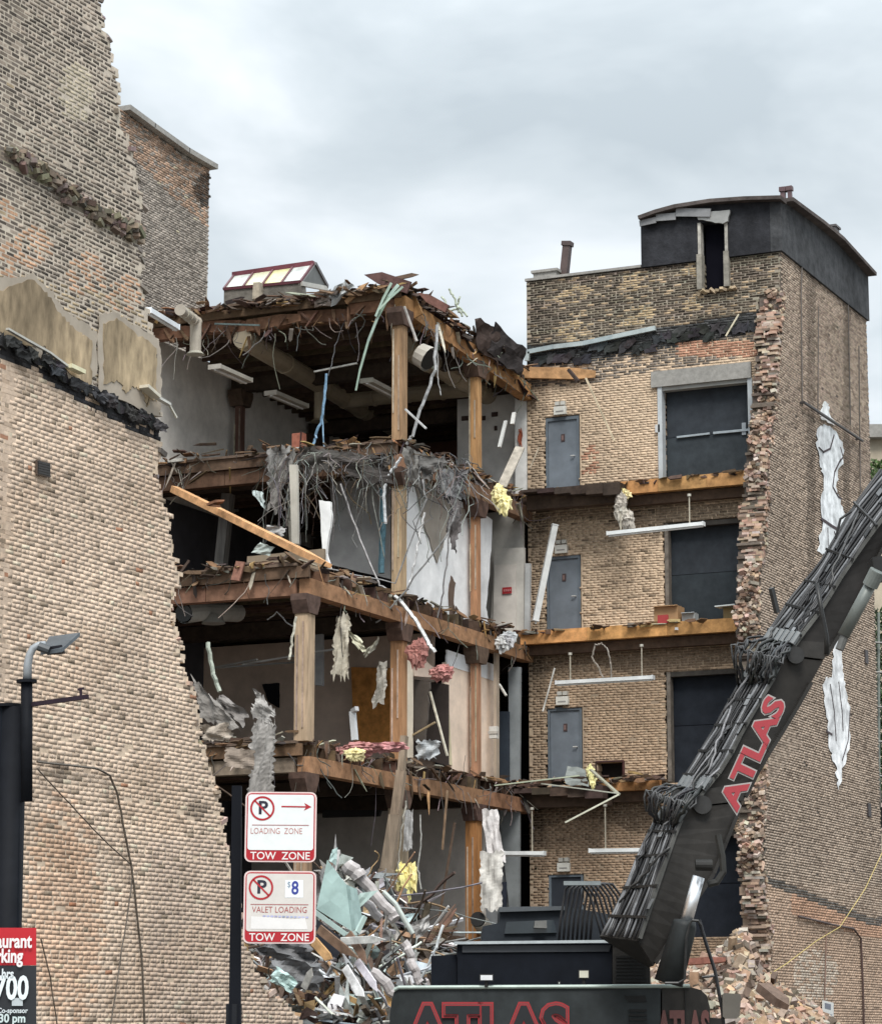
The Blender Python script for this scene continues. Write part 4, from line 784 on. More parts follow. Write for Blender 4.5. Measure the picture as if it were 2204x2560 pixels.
# fluorescent fittings
def fitting(a, b_, lab, w_=.16, h=.09, rods=(), col=(.70, .72, .72), grp='hanging strip lights', rc=(.45, .41, .33)):
    a, b_ = np.asarray(a), np.asarray(b_); t = thing('strip_light', tuple((a+b_)/2), lab, 'strip light', grp)
    part(lambda b: b.bar(a, b_, w_, h, col), 'housing', M_PAINT, t); part(lambda b: b.bar(a-nrm(b_-a)*.03, a, w_+.02, h+.02, vary(col, .05)), 'end_cap', M_PAINT, t); part(lambda b: b.bar(b_, b_+nrm(b_-a)*.03, w_+.02, h+.02, vary(col, .05)), 'end_cap', M_PAINT, t)
    part(lambda b: b.bar(a-A(0, 0, h/2+.02), b_-A(0, 0, h/2+.02), .05, .035, (.75, .76, .75)), 'tube_lamp', M_PAINT, t)
    for u, l in rods:
        p = a+(b_-a)*u+A(0, 0, h/2); part(lambda b: (b.tube([p, p+A(0, 0, l)], .018, rc, 5), b.tube([p+A(0, 0, l-.06), p+A(0, 0, l)], .05, (.5, .48, .42), 8)), 'hanging_rod', M_METAL, t)
Yl = 64.9
fitting(pY(1231, 1080, Yl), pY(1422, 1060, Yl), 'white strip light hanging under the upper orange beam before the brick wall', rods=[(.13, .55), (.86, .75)])
fitting(pY(1127, 1382, Yl), pY(1320, 1371, Yl), 'white strip light under the middle orange beam with a looped cable above', rods=[(.14, .7), (.89, .8)])
fitting(pY(1022, 1727, Yl), pY(1100, 1727, Yl), 'short strip light at lower left of the brick wall, partly behind white wrap', rods=[(.7, 1.1)]); fitting(pY(1195, 1722, Yl), pY(1320, 1720, Yl), 'lowest strip light, its right end hidden by the black boom', rods=[(.24, 1.1)])
fitting(pY(1083, 1255, 65.6), pY(1122, 1064, 65.9), 'strip light hanging steeply on one end in front of the second grey door', .17, .15, col=(.55, .56, .55))
fitting(pZ(300, 628, 18.2), pZ(356, 662, 18.2), 'bright strip light at far left just under the torn roof', .17, .12, col=(.8, .84, .88), grp='strip lights under the roof')
for (a, c, lab) in [((435, 742), (498, 770), 'dim ceiling light above the white wall, left of two'), ((548, 795), (612, 822), 'dim ceiling light above the white wall, right of two'), ((742, 770), (800, 800), 'pale ceiling light just left of the corner post')]:
    fitting(pZ(*a, 17.75), pZ(*c, 17.75), lab, .34, .1, col=(.42, .40, .35), grp='strip lights under the roof')
for (a, c, Y, lab, col) in [((636, 752), (722, 735), 59.8, 'pale rod sticking out across the dark upper room', (.34, .34, .32)), ((435, 655), (525, 658), 59.0, 'grey-green flat bar under the torn roof', (.10, .13, .13)), ((820, 828), (862, 867), 58.9, 'bright thin rod hanging right of the corner post', (.5, .5, .5)), ((818, 620), (843, 690), 58.9, 'bent thin rod below the orange roof beam', (.34, .32, .3)),
        ((1185, 765), (1243, 893), 66.6, 'long thin pale lath leaning across the upper brick wall', (.5, .42, .3)), ((1090, 905), (1072, 948), 66.8, 'short pale lath left of the top grey door', (.4, .34, .26)), ((1494, 636), (1468, 680), 66.9, 'short pale cord end stuck to the dark band near the tower top', (.55, .5, .38)), ((1122, 1352), (1098, 1440), 65.5, 'white conduit hanging left of the third grey door', (.5, .49, .46)), ((1010, 1385), (1024, 1408), 64.6, 'short bent white conduit at the peach wall corner', (.55, .54, .5)), ((870, 1400), (905, 1530), 60.9, 'thin white lath leaning in the dark doorway', (.6, .56, .46)), ((835, 1488), (880, 1462), 60.5, 'tan stick lying across the dark doorway', (.45, .35, .22)),
        ((895, 1720), (905, 1600), 59.5, 'rusty rod leaning in the bottom room', (.25, .17, .11)), ((885, 1880), (920, 1665), 61, 'long brown pole leaning in the bottom room', (.16, .11, .08))]:
    mb = MB(); mb.bar(pY(*a, Y), pY(*c, Y-.1), .05, .04, col); tthing(mb, 'thin_lath', M_WOOD, lab, 'lath')
# long orange timber fallen across the middle storey
mb = MB(); mb.splint(pY(352, 990, 57.6), pY(668, 1146, 55.4), .2, .16, (.60, .34, .17)); tthing(mb, 'fallen_timber', M_WOOD, 'long fresh orange timber lying diagonally across the dark middle storey', 'timber')
mb = MB(); mb.splint(pY(425, 1022, 56.6), pY(450, 1012, 56.4), .2, .06, (.25, .12, .07)); mb.splint(pY(425, 1022, 56.6), pY(445, 1025, 56.4), .12, .06, (.2, .1, .06)); tthing(mb, 'wood_scrap', M_WOOD, 'small reddish scrap perched on the fallen orange timber', 'wood scrap')
mb = MB(); mb.bar(pY(475, 1150, 54.2), pY(483, 1090, 54.2), .0, .0, (.2, .1, .1)) if 0 else None
mb.bar(pY(480, 1152, 54.1), pY(486, 1105, 54.1), .2, .05, (.22, .11, .08)) if 0 else mb.bar(pY(476, 1175, 54.0), pY(487, 1137, 54.1), .22, .05, (.22, .11, .08), up=(0, 1, 0))
tthing(mb, 'upright_block', M_WOOD, 'short upright reddish plank end on the middle floor edge', 'wood scrap')
# leaning white plank, yellow insulation, leaning tan column
mb = MB(); mb.bar(pY(1015, 985, 64.2), pY(1052, 905, 64.9), .26, .04, (.46, .42, .36), up=(0, 1, 0)); tthing(mb, 'leaning_board', M_WOOD, 'pale board leaning against the white wall right of the orange post', 'board')
mb = MB(); mb.bar(pX(1023, 852, XC+.4), pX(1010, 905, XC+.4), .09, .05, (.6, .61, .6)); mb.bar(pX(1040, 835, XC+.4), pX(1036, 858, XC+.4), .1, .05, (.7, .7, .68)); tthing(mb, 'torn_conduit', M_METAL, 'white bent metal strip dangling before the upper white wall', 'metal strip')
def fluff(P, s, col, lab, name='insulation_wad', n=0, cat='insulation'):
    mb = MB(); s = np.array(s)
    for k in range(4):
        c = P+rng.normal(0, 1, 3)*s*.7; ph = rng.uniform(0, 6.28, 6); V = []; nu, nv = 18, 12
        for j in range(nv+1):
            for i in range(nu):
                a, t = 2*math.pi*i/nu, math.pi*j/nv; d = A(math.cos(a)*math.sin(t), math.sin(a)*math.sin(t), math.cos(t))
                h = 1+.32*math.sin(3*a+ph[0])*math.sin(2*t+ph[1])+.22*math.sin(7*a+ph[2]+3*t)+.16*math.sin(5*t*2+ph[3])+rng.normal(0, .07)
                V.append(c+d*(s*.9+.05)*h*A(1, 1, 1.25 if d[2] < 0 else .8))
        mb.add(V, [(j*nu+i, j*nu+(i+1) % nu, (j+1)*nu+(i+1) % nu, (j+1)*nu+i) for j in range(nv) for i in range(nu)], vary(col, .12))
    return tthing(mb, name, M_CLOTH, lab, cat, smooth=False)
fluff(pY(1016, 1012, 63.3), (.11, .08, .17), (.80, .72, .40), 'yellow insulation wad hanging at the end of the upper receding beam'); fluff(pY(1258, 998, 66.2), (.1, .05, .06), (.8, .7, .4), 'small yellow insulation tuft on the upper orange beam', n=10)
fluff(pY(1260, 1030, 66.1), (.1, .05, .2), (.45, .40, .36), 'pale torn rag dangling below the upper orange beam', 'torn_rag', 14, 'rag'); fluff(pY(822, 1780, 58.6), (.08, .08, .26), (.82, .74, .34), 'yellow insulation clump hanging in the bottom room', n=26)
fluff(pY(1194, 1560, 65.9), (.03, .03, .12), (.8, .74, .4), 'yellow insulation roll standing by the wall hole', n=10); fluff(pY(890, 1352, 59.6), (.16, .06, .08), (.46, .22, .2), 'pink insulation shred above the dark doorway', n=14); fluff(pY(850, 1310, 59.3), (.12, .05, .2), (.42, .2, .17), 'pink insulation piece beside the lower column top', n=14)
fluff(pY(735, 1514, 56.3), (.35, .1, .05), (.48, .24, .23), 'pink insulation strewn on the lower floor edge', n=18); fluff(pY(712, 1525, 54.6), (.12, .05, .06), (.8, .7, .4), 'bits of yellow insulation at the lower left floor edge', n=10)
fluff(pY(1022, 1288, 64.6), (.14, .1, .12), (.5, .52, .52), 'white crumpled scraps at the left end of the middle orange beam', 'paper_scraps', 16, 'scraps')
# white lining hanging at the centre, grey nets and cloths
def cloth(c4, Y, nu, nv, amp, col, lab, seed, name='torn_sheet', rag_=.1, cat='sheet', extra=()):
    mb = MB(); Ys = Y if hasattr(Y, '__len__') else [Y]*4; P = [pY(x, y, yy) for (x, y), yy in zip(c4, Ys)]; nu *= 2; nv *= 2; mb.sheet(*P, nu, nv, amp, col, .015, seed=seed, rag=rag_)
    for i, (cc, yy) in enumerate(extra): mb.sheet(*[pY(x, y, yy) for x, y in cc], 6, 8, amp, vary(col, .2), .015, seed=seed+i+1, rag=rag_)
    return tthing(mb, name, M_CLOTH, lab, cat, smooth=False)
cloth([(540, 908), (592, 905), (575, 955), (545, 985)], 58.7, 8, 8, .09, (.20, .195, .19), 'grey crumpled sheet draped over the upper floor edge', 11, extra=[([(565, 930), (598, 912), (560, 1040), (540, 1030)], 58.6)])
cloth([(600, 905), (700, 915), (690, 950), (610, 960)], 58.7, 10, 6, .1, (.075, .07, .065), 'dark grey netting hung along the upper floor edge', 21, extra=[([(690, 915), (790, 925), (785, 985), (700, 965)], 58.6)])
cloth([(815, 905), (905, 930), (880, 960), (845, 985)], 58.6, 9, 7, .09, (.13, .125, .12), 'dark grey cloth flap right of the corner post', 31, extra=[([(816, 905), (845, 915), (850, 985), (825, 965)], 58.5)])
cloth([(880, 955), (925, 945), (935, 1010), (890, 1000)], [61, 61, 61, 61], 8, 7, .1, (.17, .175, .18), 'crumpled silvery sheet heaped on the upper receding beam', 41, extra=[([(905, 960), (950, 950), (920, 1030), (895, 1010)], 61.1)])
cloth([(910, 1010), (935, 1020), (922, 1120), (905, 1080)], 60.6, 5, 10, .08, (.13, .12, .12), 'dark rag trailing down the white wall board', 45)
cloth([(680, 1245), (708, 1250), (706, 1370), (672, 1370)], 56, 6, 12, .08, (.50, .46, .38), 'cream cloth hanging from the middle beam', 51, extra=[([(700, 1270), (722, 1310), (745, 1325), (735, 1300)], 56), ([(735, 1325), (770, 1285), (760, 1310), (742, 1330)], 56)])
cloth([(516, 1390), (556, 1440), (545, 1470), (512, 1450)], 53.6, 6, 8, .09, (.34, .325, .31), 'grey felt peak folded over the lower left debris', 61)
cloth([(512, 1460), (560, 1462), (550, 1610), (500, 1612)], 53.5, 8, 16, .09, (.30, .285, .27), 'long grey blanket hanging behind the parking sign', 66)
cloth([(392, 1375), (440, 1420), (490, 1480), (405, 1455)], 50.5, 8, 8, .1, (.21, .195, .18), 'dark grey sheet slung over the torn end of the tan wall', 71, extra=[([(440, 1400), (500, 1440), (495, 1480), (445, 1440)], 51)])
cloth([(405, 1470), (460, 1462), (470, 1500), (412, 1500)], 50.5, 7, 6, .1, (.36, .31, .26), 'beige board scrap sagging beside the torn tan wall', 76)
cloth([(455, 1512), (515, 1518), (515, 1560), (455, 1550)], 52.5, 5, 5, .04, (.28, .23, .19), 'dirty boxed-in beam casing at lower left', 79, 'beam_casing', .04)
cloth([(820, 1640), (836, 1640), (834, 1720), (816, 1722)], 59.0, 3, 6, .02, (.48, .48, .48), 'white flat panel hanging behind the leaning tan post', 83, 'loose_white_board', .05)
cloth([(972, 1725), (1018, 1722), (1014, 1842), (972, 1842)], 62.6, 5, 10, .05, (.66, .64, .60), 'white wrapped bundle right of the lowest orange post', 86, 'white_wrap', .05, extra=[([(975, 1640), (1006, 1640), (1022, 1745), (985, 1722)], 62.8)])
cloth([(508, 992), (530, 995), (540, 1035), (520, 1010)], 57.3, 5, 6, .05, (.42, .48, .48), 'pale torn plastic dangling in the middle storey', 91); cloth([(528, 1098), (556, 1108), (545, 1125), (508, 1118)], 56.2, 5, 4, .04, (.40, .45, .43), 'pale ribbed tile lying by the fallen orange timber', 93, 'ribbed_tile', .03)
cloth([(540, 1062), (578, 1068), (570, 1088), (538, 1078)], 56.6, 4, 4, .05, (.38, .38, .38), 'small grey card scrap caught in the wires', 95); cloth([(842, 1498), (890, 1500), (882, 1535), (846, 1538)], 60.3, 6, 5, .07, (.48, .51, .53), 'crumpled white bag lying in the dark doorway', 97, 'crumpled_bag', .1, 'bag')
cloth([(1365, 1270), (1372, 1270), (1372, 1275), (1365, 1275)], 66.4, 1, 1, 0, (.5, .5, .5), 'tiny pale scrap on the middle orange beam near the boxes', 98)
cloth([(765, 1340), (782, 1345), (778, 1420), (755, 1430)], 58.0, 3, 9, .07, (.36, .34, .30), 'ragged grey strip hanging before the orange door', 99)
# pipes and cables
hang([(775, 985), (776, 1060), (772, 1160)], 59.6, .08, (.10, .20, .25), 'blue-green standpipe rising behind the corner post in the middle storey', 'pipe', 'standpipe', 'pipes in the torn building')
hang([(812, 925), (790, 955), (780, 975), (776, 1010), (780, 1060)], 58.6, .035, (.56, .58, .60), 'thick pale hose curving off the corner post at the upper floor')
hang([(660, 755), (654, 840), (640, 880), (634, 905)], 59.3, .035, (.17, .29, .42), 'blue cable bundle hanging in the upper room'); hang([(661, 770), (652, 850), (656, 905)], 59.3, .02, (.2, .33, .46), 'second, thinner blue cable in the upper room')
hang([(884, 660), (880, 740), (870, 780), (850, 830), (835, 880), (822, 900)], 59.4, .04, (.36, .37, .38), 'twisted grey cable bundle right of the corner post'); hang([(882, 690), (886, 760), (892, 800)], 59.4, .015, (.26, .26, .26), 'loose grey wire beside the twisted bundle')
hang([(858, 1035), (850, 1080), (838, 1140), (825, 1190)], 58.8, .03, (.62, .62, .62), 'white cable strand against the white wall board')
hang([(800, 1205), (830, 1240), (850, 1270), (868, 1305), (880, 1320)], 58.5, .05, (.62, .63, .63), 'white bent conduit falling across the middle receding beam')
hang([(855, 972), (862, 1010), (800, 1180), (660, 1150)], 58.0, .018, (.24, .24, .24), 'grey wire sagging across the middle storey from the cloth'); hang([(925, 1030), (900, 1090), (800, 1220), (760, 1260)], 58.4, .022, (.27, .27, .27), 'long taut wire slanting down past the corner post')
hang([(690, 980), (720, 1070), (765, 1180), (790, 1200)], 58.4, .025, (.28, .27, .27), 'thin wire crossing the grey partition'); hang([(910, 1050), (905, 1130), (896, 1200), (885, 1250)], 60.2, .02, (.2, .19, .19), 'dark wire hanging down the white wall board')
hang([(1220, 1370), (1198, 1330), (1205, 1305), (1217, 1302), (1228, 1312), (1236, 1345), (1236, 1372)], 65.3, .022, (.26, .23, .2), 'looped grey cable above the middle strip light')
hang([(700, 640), (678, 700), (664, 760)], 59.4, .012, (.14, .14, .15), 'faint wire at the top of the upper room'); hang([(850, 1650), (852, 1700), (846, 1760), (852, 1800)], 58.5, .02, (.33, .33, .31), 'knotted pale wire hanging in the bottom room')
hang([(822, 1620), (812, 1680), (806, 1740), (800, 1790)], 58.4, .025, (.42, .40, .35), 'pale rope hanging from the lower receding beam'); hang([(600, 1250), (590, 1300), (585, 1335)], 54.0, .03, (.52, .5, .42), 'pale splinter of cable left of the nearest lower post')
hang([(540, 1255), (560, 1240), (590, 1268), (620, 1255)], 55, .015, (.34, .34, .34), 'thin bent wire under the left end of the middle beam'); hang([(420, 1300), (430, 1360), (445, 1400)], 53, .05, (.30, .33, .28), 'pale green strut in the dark lower left room', 'strut', 'leaning_strut', 'struts')
for k in range(18):      # the tangle of thin wires over the upper and middle floors: separate loose wires
    x = random.choice([random.uniform(600, 800), random.uniform(820, 940), random.uniform(540, 620)]); y0 = random.uniform(900, 980); l = random.uniform(40, 190); dx = random.uniform(-40, 40)
    hang([(x, y0), (x+dx*.3+random.uniform(-8, 8), y0+l*.4), (x+dx+random.uniform(-8, 8), y0+l)], random.uniform(58.0, 58.8), random.uniform(.006, .014), vary((.12, .12, .125), .5), 'thin loose grey wire in the tangle on the upper floor edge', grp='tangled thin wires')
mb = MB()
for k in range(200):
    x, y = random.choice([(random.uniform(600, 800), random.uniform(905, 950)), (random.uniform(822, 945), random.uniform(915, 985)), (random.uniform(545, 605), random.uniform(915, 960)), (random.uniform(560, 800), random.uniform(915, 935))])
    Yk = random.uniform(58.3, 59.1); p = pY(x, y, Yk); P = [p]; v = rng.normal(0, .1, 3)
    for j in range(random.randint(3, 11)):
        v = v*.6+rng.normal(0, .07, 3)+A(0, 0, -.07); P.append(P[-1]+v)
    mb.tube(P, random.uniform(.005, .012), vary(random.choice([(.10, .095, .09), (.16, .155, .15), (.05, .05, .05), (.24, .23, .215), (.12, .08, .055)]), .4), 4)
tthing(mb, 'wire_tangle', M_RUBBER, 'dense snarl of wire and shredded netting along the upper floor edge', 'wire tangle').__setitem__('kind', 'stuff')
mb = MB()
for k in range(520):
    zf, y0 = random.choice([(Z4, 59.2), (Z3, 54.4), (Z2, 54.4), (19.1, 59.3)])
    if random.random() < .55: p = A(XC+random.uniform(.05, .3), random.uniform(y0, 66.8), zf-random.uniform(.0, .5))
    else: p = A(random.uniform(XL, XC), y0-random.uniform(.05, .3), zf-random.uniform(0, .4))
    P = [p]; v = A(0, 0, -random.uniform(.04, .12))
    for j in range(6): v = v+rng.normal(0, .035, 3); P.append(P[-1]+v)
    if random.random() < .6: mb.tube(P, random.uniform(.006, .014), vary((.14, .13, .12), .6), 4)
    else: mb.splint(P[0], P[4], random.uniform(.02, .13), .015, vary(random.choice(WC), .4))
mb.build('hanging_shreds', M_WOOD, bld, kind='stuff')
# open duct stub, lower left
du = thing('torn_duct', tuple(pY(360, 1240, 56)), 'pale torn round duct with open end at lower left', 'duct')
part(lambda b: b.tube([pY(372, 1241, 55.0), pY(405, 1238, 55.6), pY(480, 1240, 57.5)], [.24, .22, .22], (.44, .45, .43), 16, cap=False), 'duct_run', M_PAINT, du); part(lambda b: b.tube([pY(371, 1241, 55.02), pY(376, 1241, 55.2)], .2, (.01, .01, .012), 14), 'open_end', M_GLASS, du); part(lambda b: b.tube([pY(432, 1245, 55.9), pY(432, 1262, 55.9)], [.2, .28], (.34, .34, .32), 14), 'air_outlet', M_PAINT, du)
mb = MB(); mb.bar(pY(520, 1335, 57), pY(430, 1352, 57.5), .06, .04, (.26, .26, .24)); mb.bar(pY(430, 1352, 57.5), pY(600, 1340, 60), .06, .04, (.2, .2, .19)); mb.bar(pY(490, 1345, 57.2), pY(700, 1310, 58), .05, .04, (.28, .28, .27)); tthing(mb, 'ceiling_grid', M_METAL, 'sagging ceiling grid bars in the lower left room', 'ceiling grid')
# fallen laths over the lowest floor strip
mb = MB(); P = [pY(x, y, yy) for x, y, yy in [(1000, 1590, 64.5), (1172, 1570, 65.3), (1195, 1558, 65.3), (1252, 1608, 64.6)]]
mb.bar(P[0], P[1], .09, .03, (.46, .5, .38)); tthing(mb, 'bent_track', M_METAL, 'pale green metal track lying on the lower floor edge', 'metal track', 'bent metal tracks')
mb = MB(); mb.bar(pY(1095, 1586, 65), pY(1252, 1606, 64.6), .07, .03, (.58, .6, .52)); tthing(mb, 'bent_track', M_METAL, 'white metal track running to the kinked corner on the lower floor edge', 'metal track', 'bent metal tracks')
mb = MB(); mb.bar(P[2], P[3], .09, .04, (.42, .42, .34)); mb.bar(P[3], pY(1143, 1665, 64.2), .07, .04, (.62, .62, .5)); tthing(mb, 'bent_track', M_METAL, 'kinked metal track pointing down below the lower floor edge', 'metal track', 'bent metal tracks')
mb = MB(); mb.sheet(pY(1142, 1588, 65.8), pY(1190, 1592, 65.8), pY(1185, 1556, 65.9), pY(1148, 1550, 65.9), 4, 4, .02, (.32, .35, .34), .04, seed=5, rag=.05); tthing(mb, 'grey_panel', M_PLASTER, 'grey board propped in front of the third grey door', 'panel')
# cardboard box and cartons on the middle orange beam
zb = Z3+.06
def carton(x0, x1, y1, Y, d, col, lab, name='cardboard_box', tape=True, cat='box'):
    a, c = pY(x0, 1250, Y)[0], pY(x1, 1250, Y)[0]; h = pY(x0, y1, Y)[2]; t = thing(name, (a, Y, zb), lab, cat)
    part(lambda b: b.bx((a, Y, zb), (c, Y+d, h), col), 'carton', M_PLASTER, t)
    part(lambda b: (b.prism([(a, Y, h+.004), (c, Y, h+.004), (c+.02, Y-.12, h-.02), (a+.02, Y-.12, h-.02)], (0, 0, .012), vary(col, .1)), b.bx((a-.008, Y+d*.4, h+.002), (c+.004, Y+d*.6, h+.008), vary(col, .3))), 'flap', M_PLASTER, t); return t
t = carton(1323, 1371, 1228, 66.55, .5, (.44, .27, .145), 'brown cardboard box with red mark, on the middle orange beam')
part(lambda b: b.bx(pY(1330, 1262, 66.4), pY(1352, 1244, 66.43), (.4, .05, .05)), 'red_bag', M_GRAPH, t)
carton(1379, 1405, 1241, 66.7, .3, (.40, .44, .46), 'small pale grey carton right of the brown box', 'small_carton'); t = carton(1463, 1494, 1231, 66.7, .35, (.34, .28, .16), 'khaki box under a pale board, beside the torn brick edge', 'khaki_box')
mb = MB(); mb.bar(pY(1450, 1229, 66.6), pY(1490, 1225, 66.6), .35, .03, (.62, .66, .66)); tthing(mb, 'pale_board', M_PAINT, 'thin pale board laid on top of the khaki box', 'board')
mb = MB(); P = pY(1288-680, 880, 59.0); P = pY(605, 892, 60.0); mb.bx(P-A(.15, .1, .18), P+A(.15, .1, .18), (.34, .13, .09)); mb.bx(P-A(.1, .11, .24), P+A(.1, .1, -.18), (.6, .6, .58)); mb.bar(P+A(.1, -.12, -.2), P+A(.12, -.12, .2), .04, .03, (.05, .03, .03)); tthing(mb, 'brick_stub', M_BRICK, 'small reddish brick stub standing on the upper floor by the blue cables', 'brick pier')
# leaning stripped post at lower centre (widening to its foot)
mb = MB(); P = [pY(x, y, Y) for x, y, Y in [(818, 1490, 58.3), (812, 1560, 58.2), (800, 1650, 58.1), (782, 1760, 58.0), (770, 1880, 57.9)]]
for i in range(4): mb.bar(P[i], P[i+1], .14+.07*i, .16, vary((.27, .215, .16), .08), up=(0, 1, 0))
tthing(mb, 'leaning_post', M_GRAIN, 'dirty tan post leaning and widening downward at lower centre', 'post')
mb = MB(); mb.bar(pY(713, 1440, 57), pY(718, 1498, 57), .13, .12, (.62, .64, .65)); mb.bar(pY(713, 1440, 57), pY(722, 1434, 56.9), .1, .1, (.5, .5, .5)); mb.sheet(pY(705, 1505, 56.8), pY(745, 1508, 56.8), pY(740, 1516, 56.5), pY(708, 1512, 56.5), 5, 2, .04, (.5, .52, .52), .02, seed=6); tthing(mb, 'pipe_stub', M_PLASTER, 'white pipe stub standing on the lower floor edge before the orange door', 'pipe')
p = pY(1000, 1482, 63.9); mb = MB(); mb.bx(p-A(.1, .1, .16), p+A(.1, .05, .14), (.6, .58, .54)); mb.bx(p-A(.12, .12, .05), p+A(.12, -.02, .02), (.45, .42, .38)); tthing(mb, 'junction_box', M_PAINT, 'small white junction box on the corner of the peach wall', 'electric box')
mb = MB(); P = pY(960, 1862, 62.9); mb.tube([pY(968, 1862, 62.8), pY(985, 1885, 63.6)], .2, (.46, .43, .37), 14); mb.tube([pY(966, 1860, 62.7), pY(968, 1862, 62.8)], .18, (.01, .01, .01), 14); tthing(mb, 'duct_elbow', M_PAINT, 'beige duct elbow with black mouth at the foot of the orange post', 'duct')
# __P5__
# ================================================================== beyond the tower, right edge
bk = thing('beige_building', tuple(pF(1800, 2100, 95)), 'pale beige building just visible past the right edge of the tower', 'building')
def fblock(x0, x1, y0, y1, F, d, c, name, m=M_PLASTER, parent=None, **kw):
    P = [pF(x0, y1, F), pF(x1, y1, F), pF(x1, y0, F), pF(x0, y0, F)]; return one(lambda b: b.prism(P, FH*d, c), name, m, parent, **kw)
fblock(1740, 1880, 880, 2200, 95, 8, (.46, .40, .31), 'facade', parent=bk); fblock(1738, 1882, 858, 884, 94.6, 8.6, (.50, .46, .39), 'cornice', M_CONC, parent=bk)
for y in (1620, 1760): fblock(1775, 1800, y, y+60, 94.9, .08, (.5, .4, .36), 'window', M_PAINT, parent=bk)
for (nm, a, c, lab, ns) in [('ivy', (1752, 1800, 935, 1000), (.07, .12, .03), 'green ivy clump spilling over at the top right edge', 900), ('ivy', (1752, 1800, 1235, 1620), (.035, .06, .02), 'dark green ivy column at the right edge below the boom', 3000)]:
    mb = MB()
    for k in range(ns):
        p = pF(random.uniform(a[0], a[1])+6*math.sin(k), random.uniform(a[2], a[3]), 84+random.uniform(0, 2)); u = nrm(rng.normal(0, 1, 3)); v = nrm(np.cross(u, rng.normal(0, 1, 3))); s_ = random.uniform(.05, .11)
        mb.add([p, p+u*s_+v*s_*.5, p+u*s_*1.8, p+u*s_-v*s_*.5], [(0, 1, 2, 3)], vary(c, .6))
    tthing(mb, nm, mat('leaf', None, .6, nscale=8, namt=.3, bump=.1, spec=.4), lab, 'ivy')
def fpipe(pts, F, r, col, lab, name='drain_pipe', cat='pipe', m=M_METAL): return tthing_(lambda b: b.tube([pF(x, y, F) for x, y in pts], r, col, 8), name, m, lab, cat)
def tthing_(fn, name, m, lab, cat, group=None): mb = MB(); fn(mb); return tthing(mb, name, m, lab, cat, group)
fpipe([(1770, 1605), (1771, 1850)], 80, .09, (.60, .58, .44), 'cream drainpipe at the right edge beyond the tower'); fpipe([(1777, 1240), (1778, 1640)], 80, .04, (.22, .25, .23), 'thin grey scaffold pole beside the ivy', 'scaffold_pole'); fpipe([(1779, 1600), (1780, 2090)], 80, .05, (.12, .11, .10), 'dark pipe behind the cream drainpipe')
for i, y in enumerate((1300, 1360, 1430, 1500, 1570)): fpipe([(1764, y), (1800, y+2)], 79.8, .03, (.2, .2, .19), ['topmost', 'second', 'middle', 'fourth', 'lowest'][i]+' short scaffold rung across the ivy', 'scaffold_rung', 'scaffold rung').__setitem__('group', 'scaffold rungs')
tthing_(lambda b: b.bx(pF(1775, 1660, 79)-A(.4, .3, .2), pF(1775, 1650, 79)+A(.4, .3, .2), (.02, .02, .02)), 'meter_box', M_PAINT, 'black box fixed beside the cream drainpipe', 'box')
fpipe([(1752, 1820), (1768, 1822), (1771, 1990)], 78, .07, (.16, .15, .14), 'grey service pipe turning down at the lower right edge'); 
bk2 = thing('dark_shed', tuple(pF(1790, 2100, 88)), 'dark grey metal clad building edge low at the far right', 'building'); fblock(1764, 1850, 1790, 2150, 88, 4, (.06, .07, .08), 'cladding', M_METAL, bk2)
for y in (1850, 1960, 2050): fblock(1764, 1850, y, y+4, 87.9, .1, (.3, .32, .34), 'cladding_rail', M_METAL, bk2)

# ================================================================== rubble
def mound(prof, F0, F1, n, piece, name, base, lab, cat='rubble', m=M_WOOD, deep=2080, z1=None):
    xs = [p[0] for p in prof]; ys = [p[1] for p in prof]; t = thing(name, tuple(pF((xs[0]+xs[-1])/2, 2150, F1)), lab, cat)
    mb = MB(); G = []
    nx, ny = 30, 14
    for j in range(ny+1):
        for i in range(nx+1):
            x = xs[0]+(xs[-1]-xs[0])*i/nx; y = float(np.interp(x, xs, ys))+10; v = j/ny
            G.append(pF(x, y+(2200-y)*v, F0+(F1-F0)*v+random.uniform(-.2, .2)))
    mb.add(G, [(j*(nx+1)+i, j*(nx+1)+i+1, (j+1)*(nx+1)+i+1, (j+1)*(nx+1)+i) for j in range(ny) for i in range(nx)], base)
    back = [p+FH*.5 for p in G[:nx+1]]; mb.build('rubble_heap_core', M_GROUND if False else m, t)
    mb = MB()
    for k in range(n):
        x = random.uniform(xs[0], xs[-1]); y0 = float(np.interp(x, xs, ys)); v = random.random()**1.0; y = y0+(deep-y0)*v; F = F0+(F1-F0)*(y-y0)/(2200-y0)-random.uniform(0, .25)
        piece(mb, pF(x, y, F), x, y)
    mb.build('loose_rubble', m, t, kind='stuff'); return t
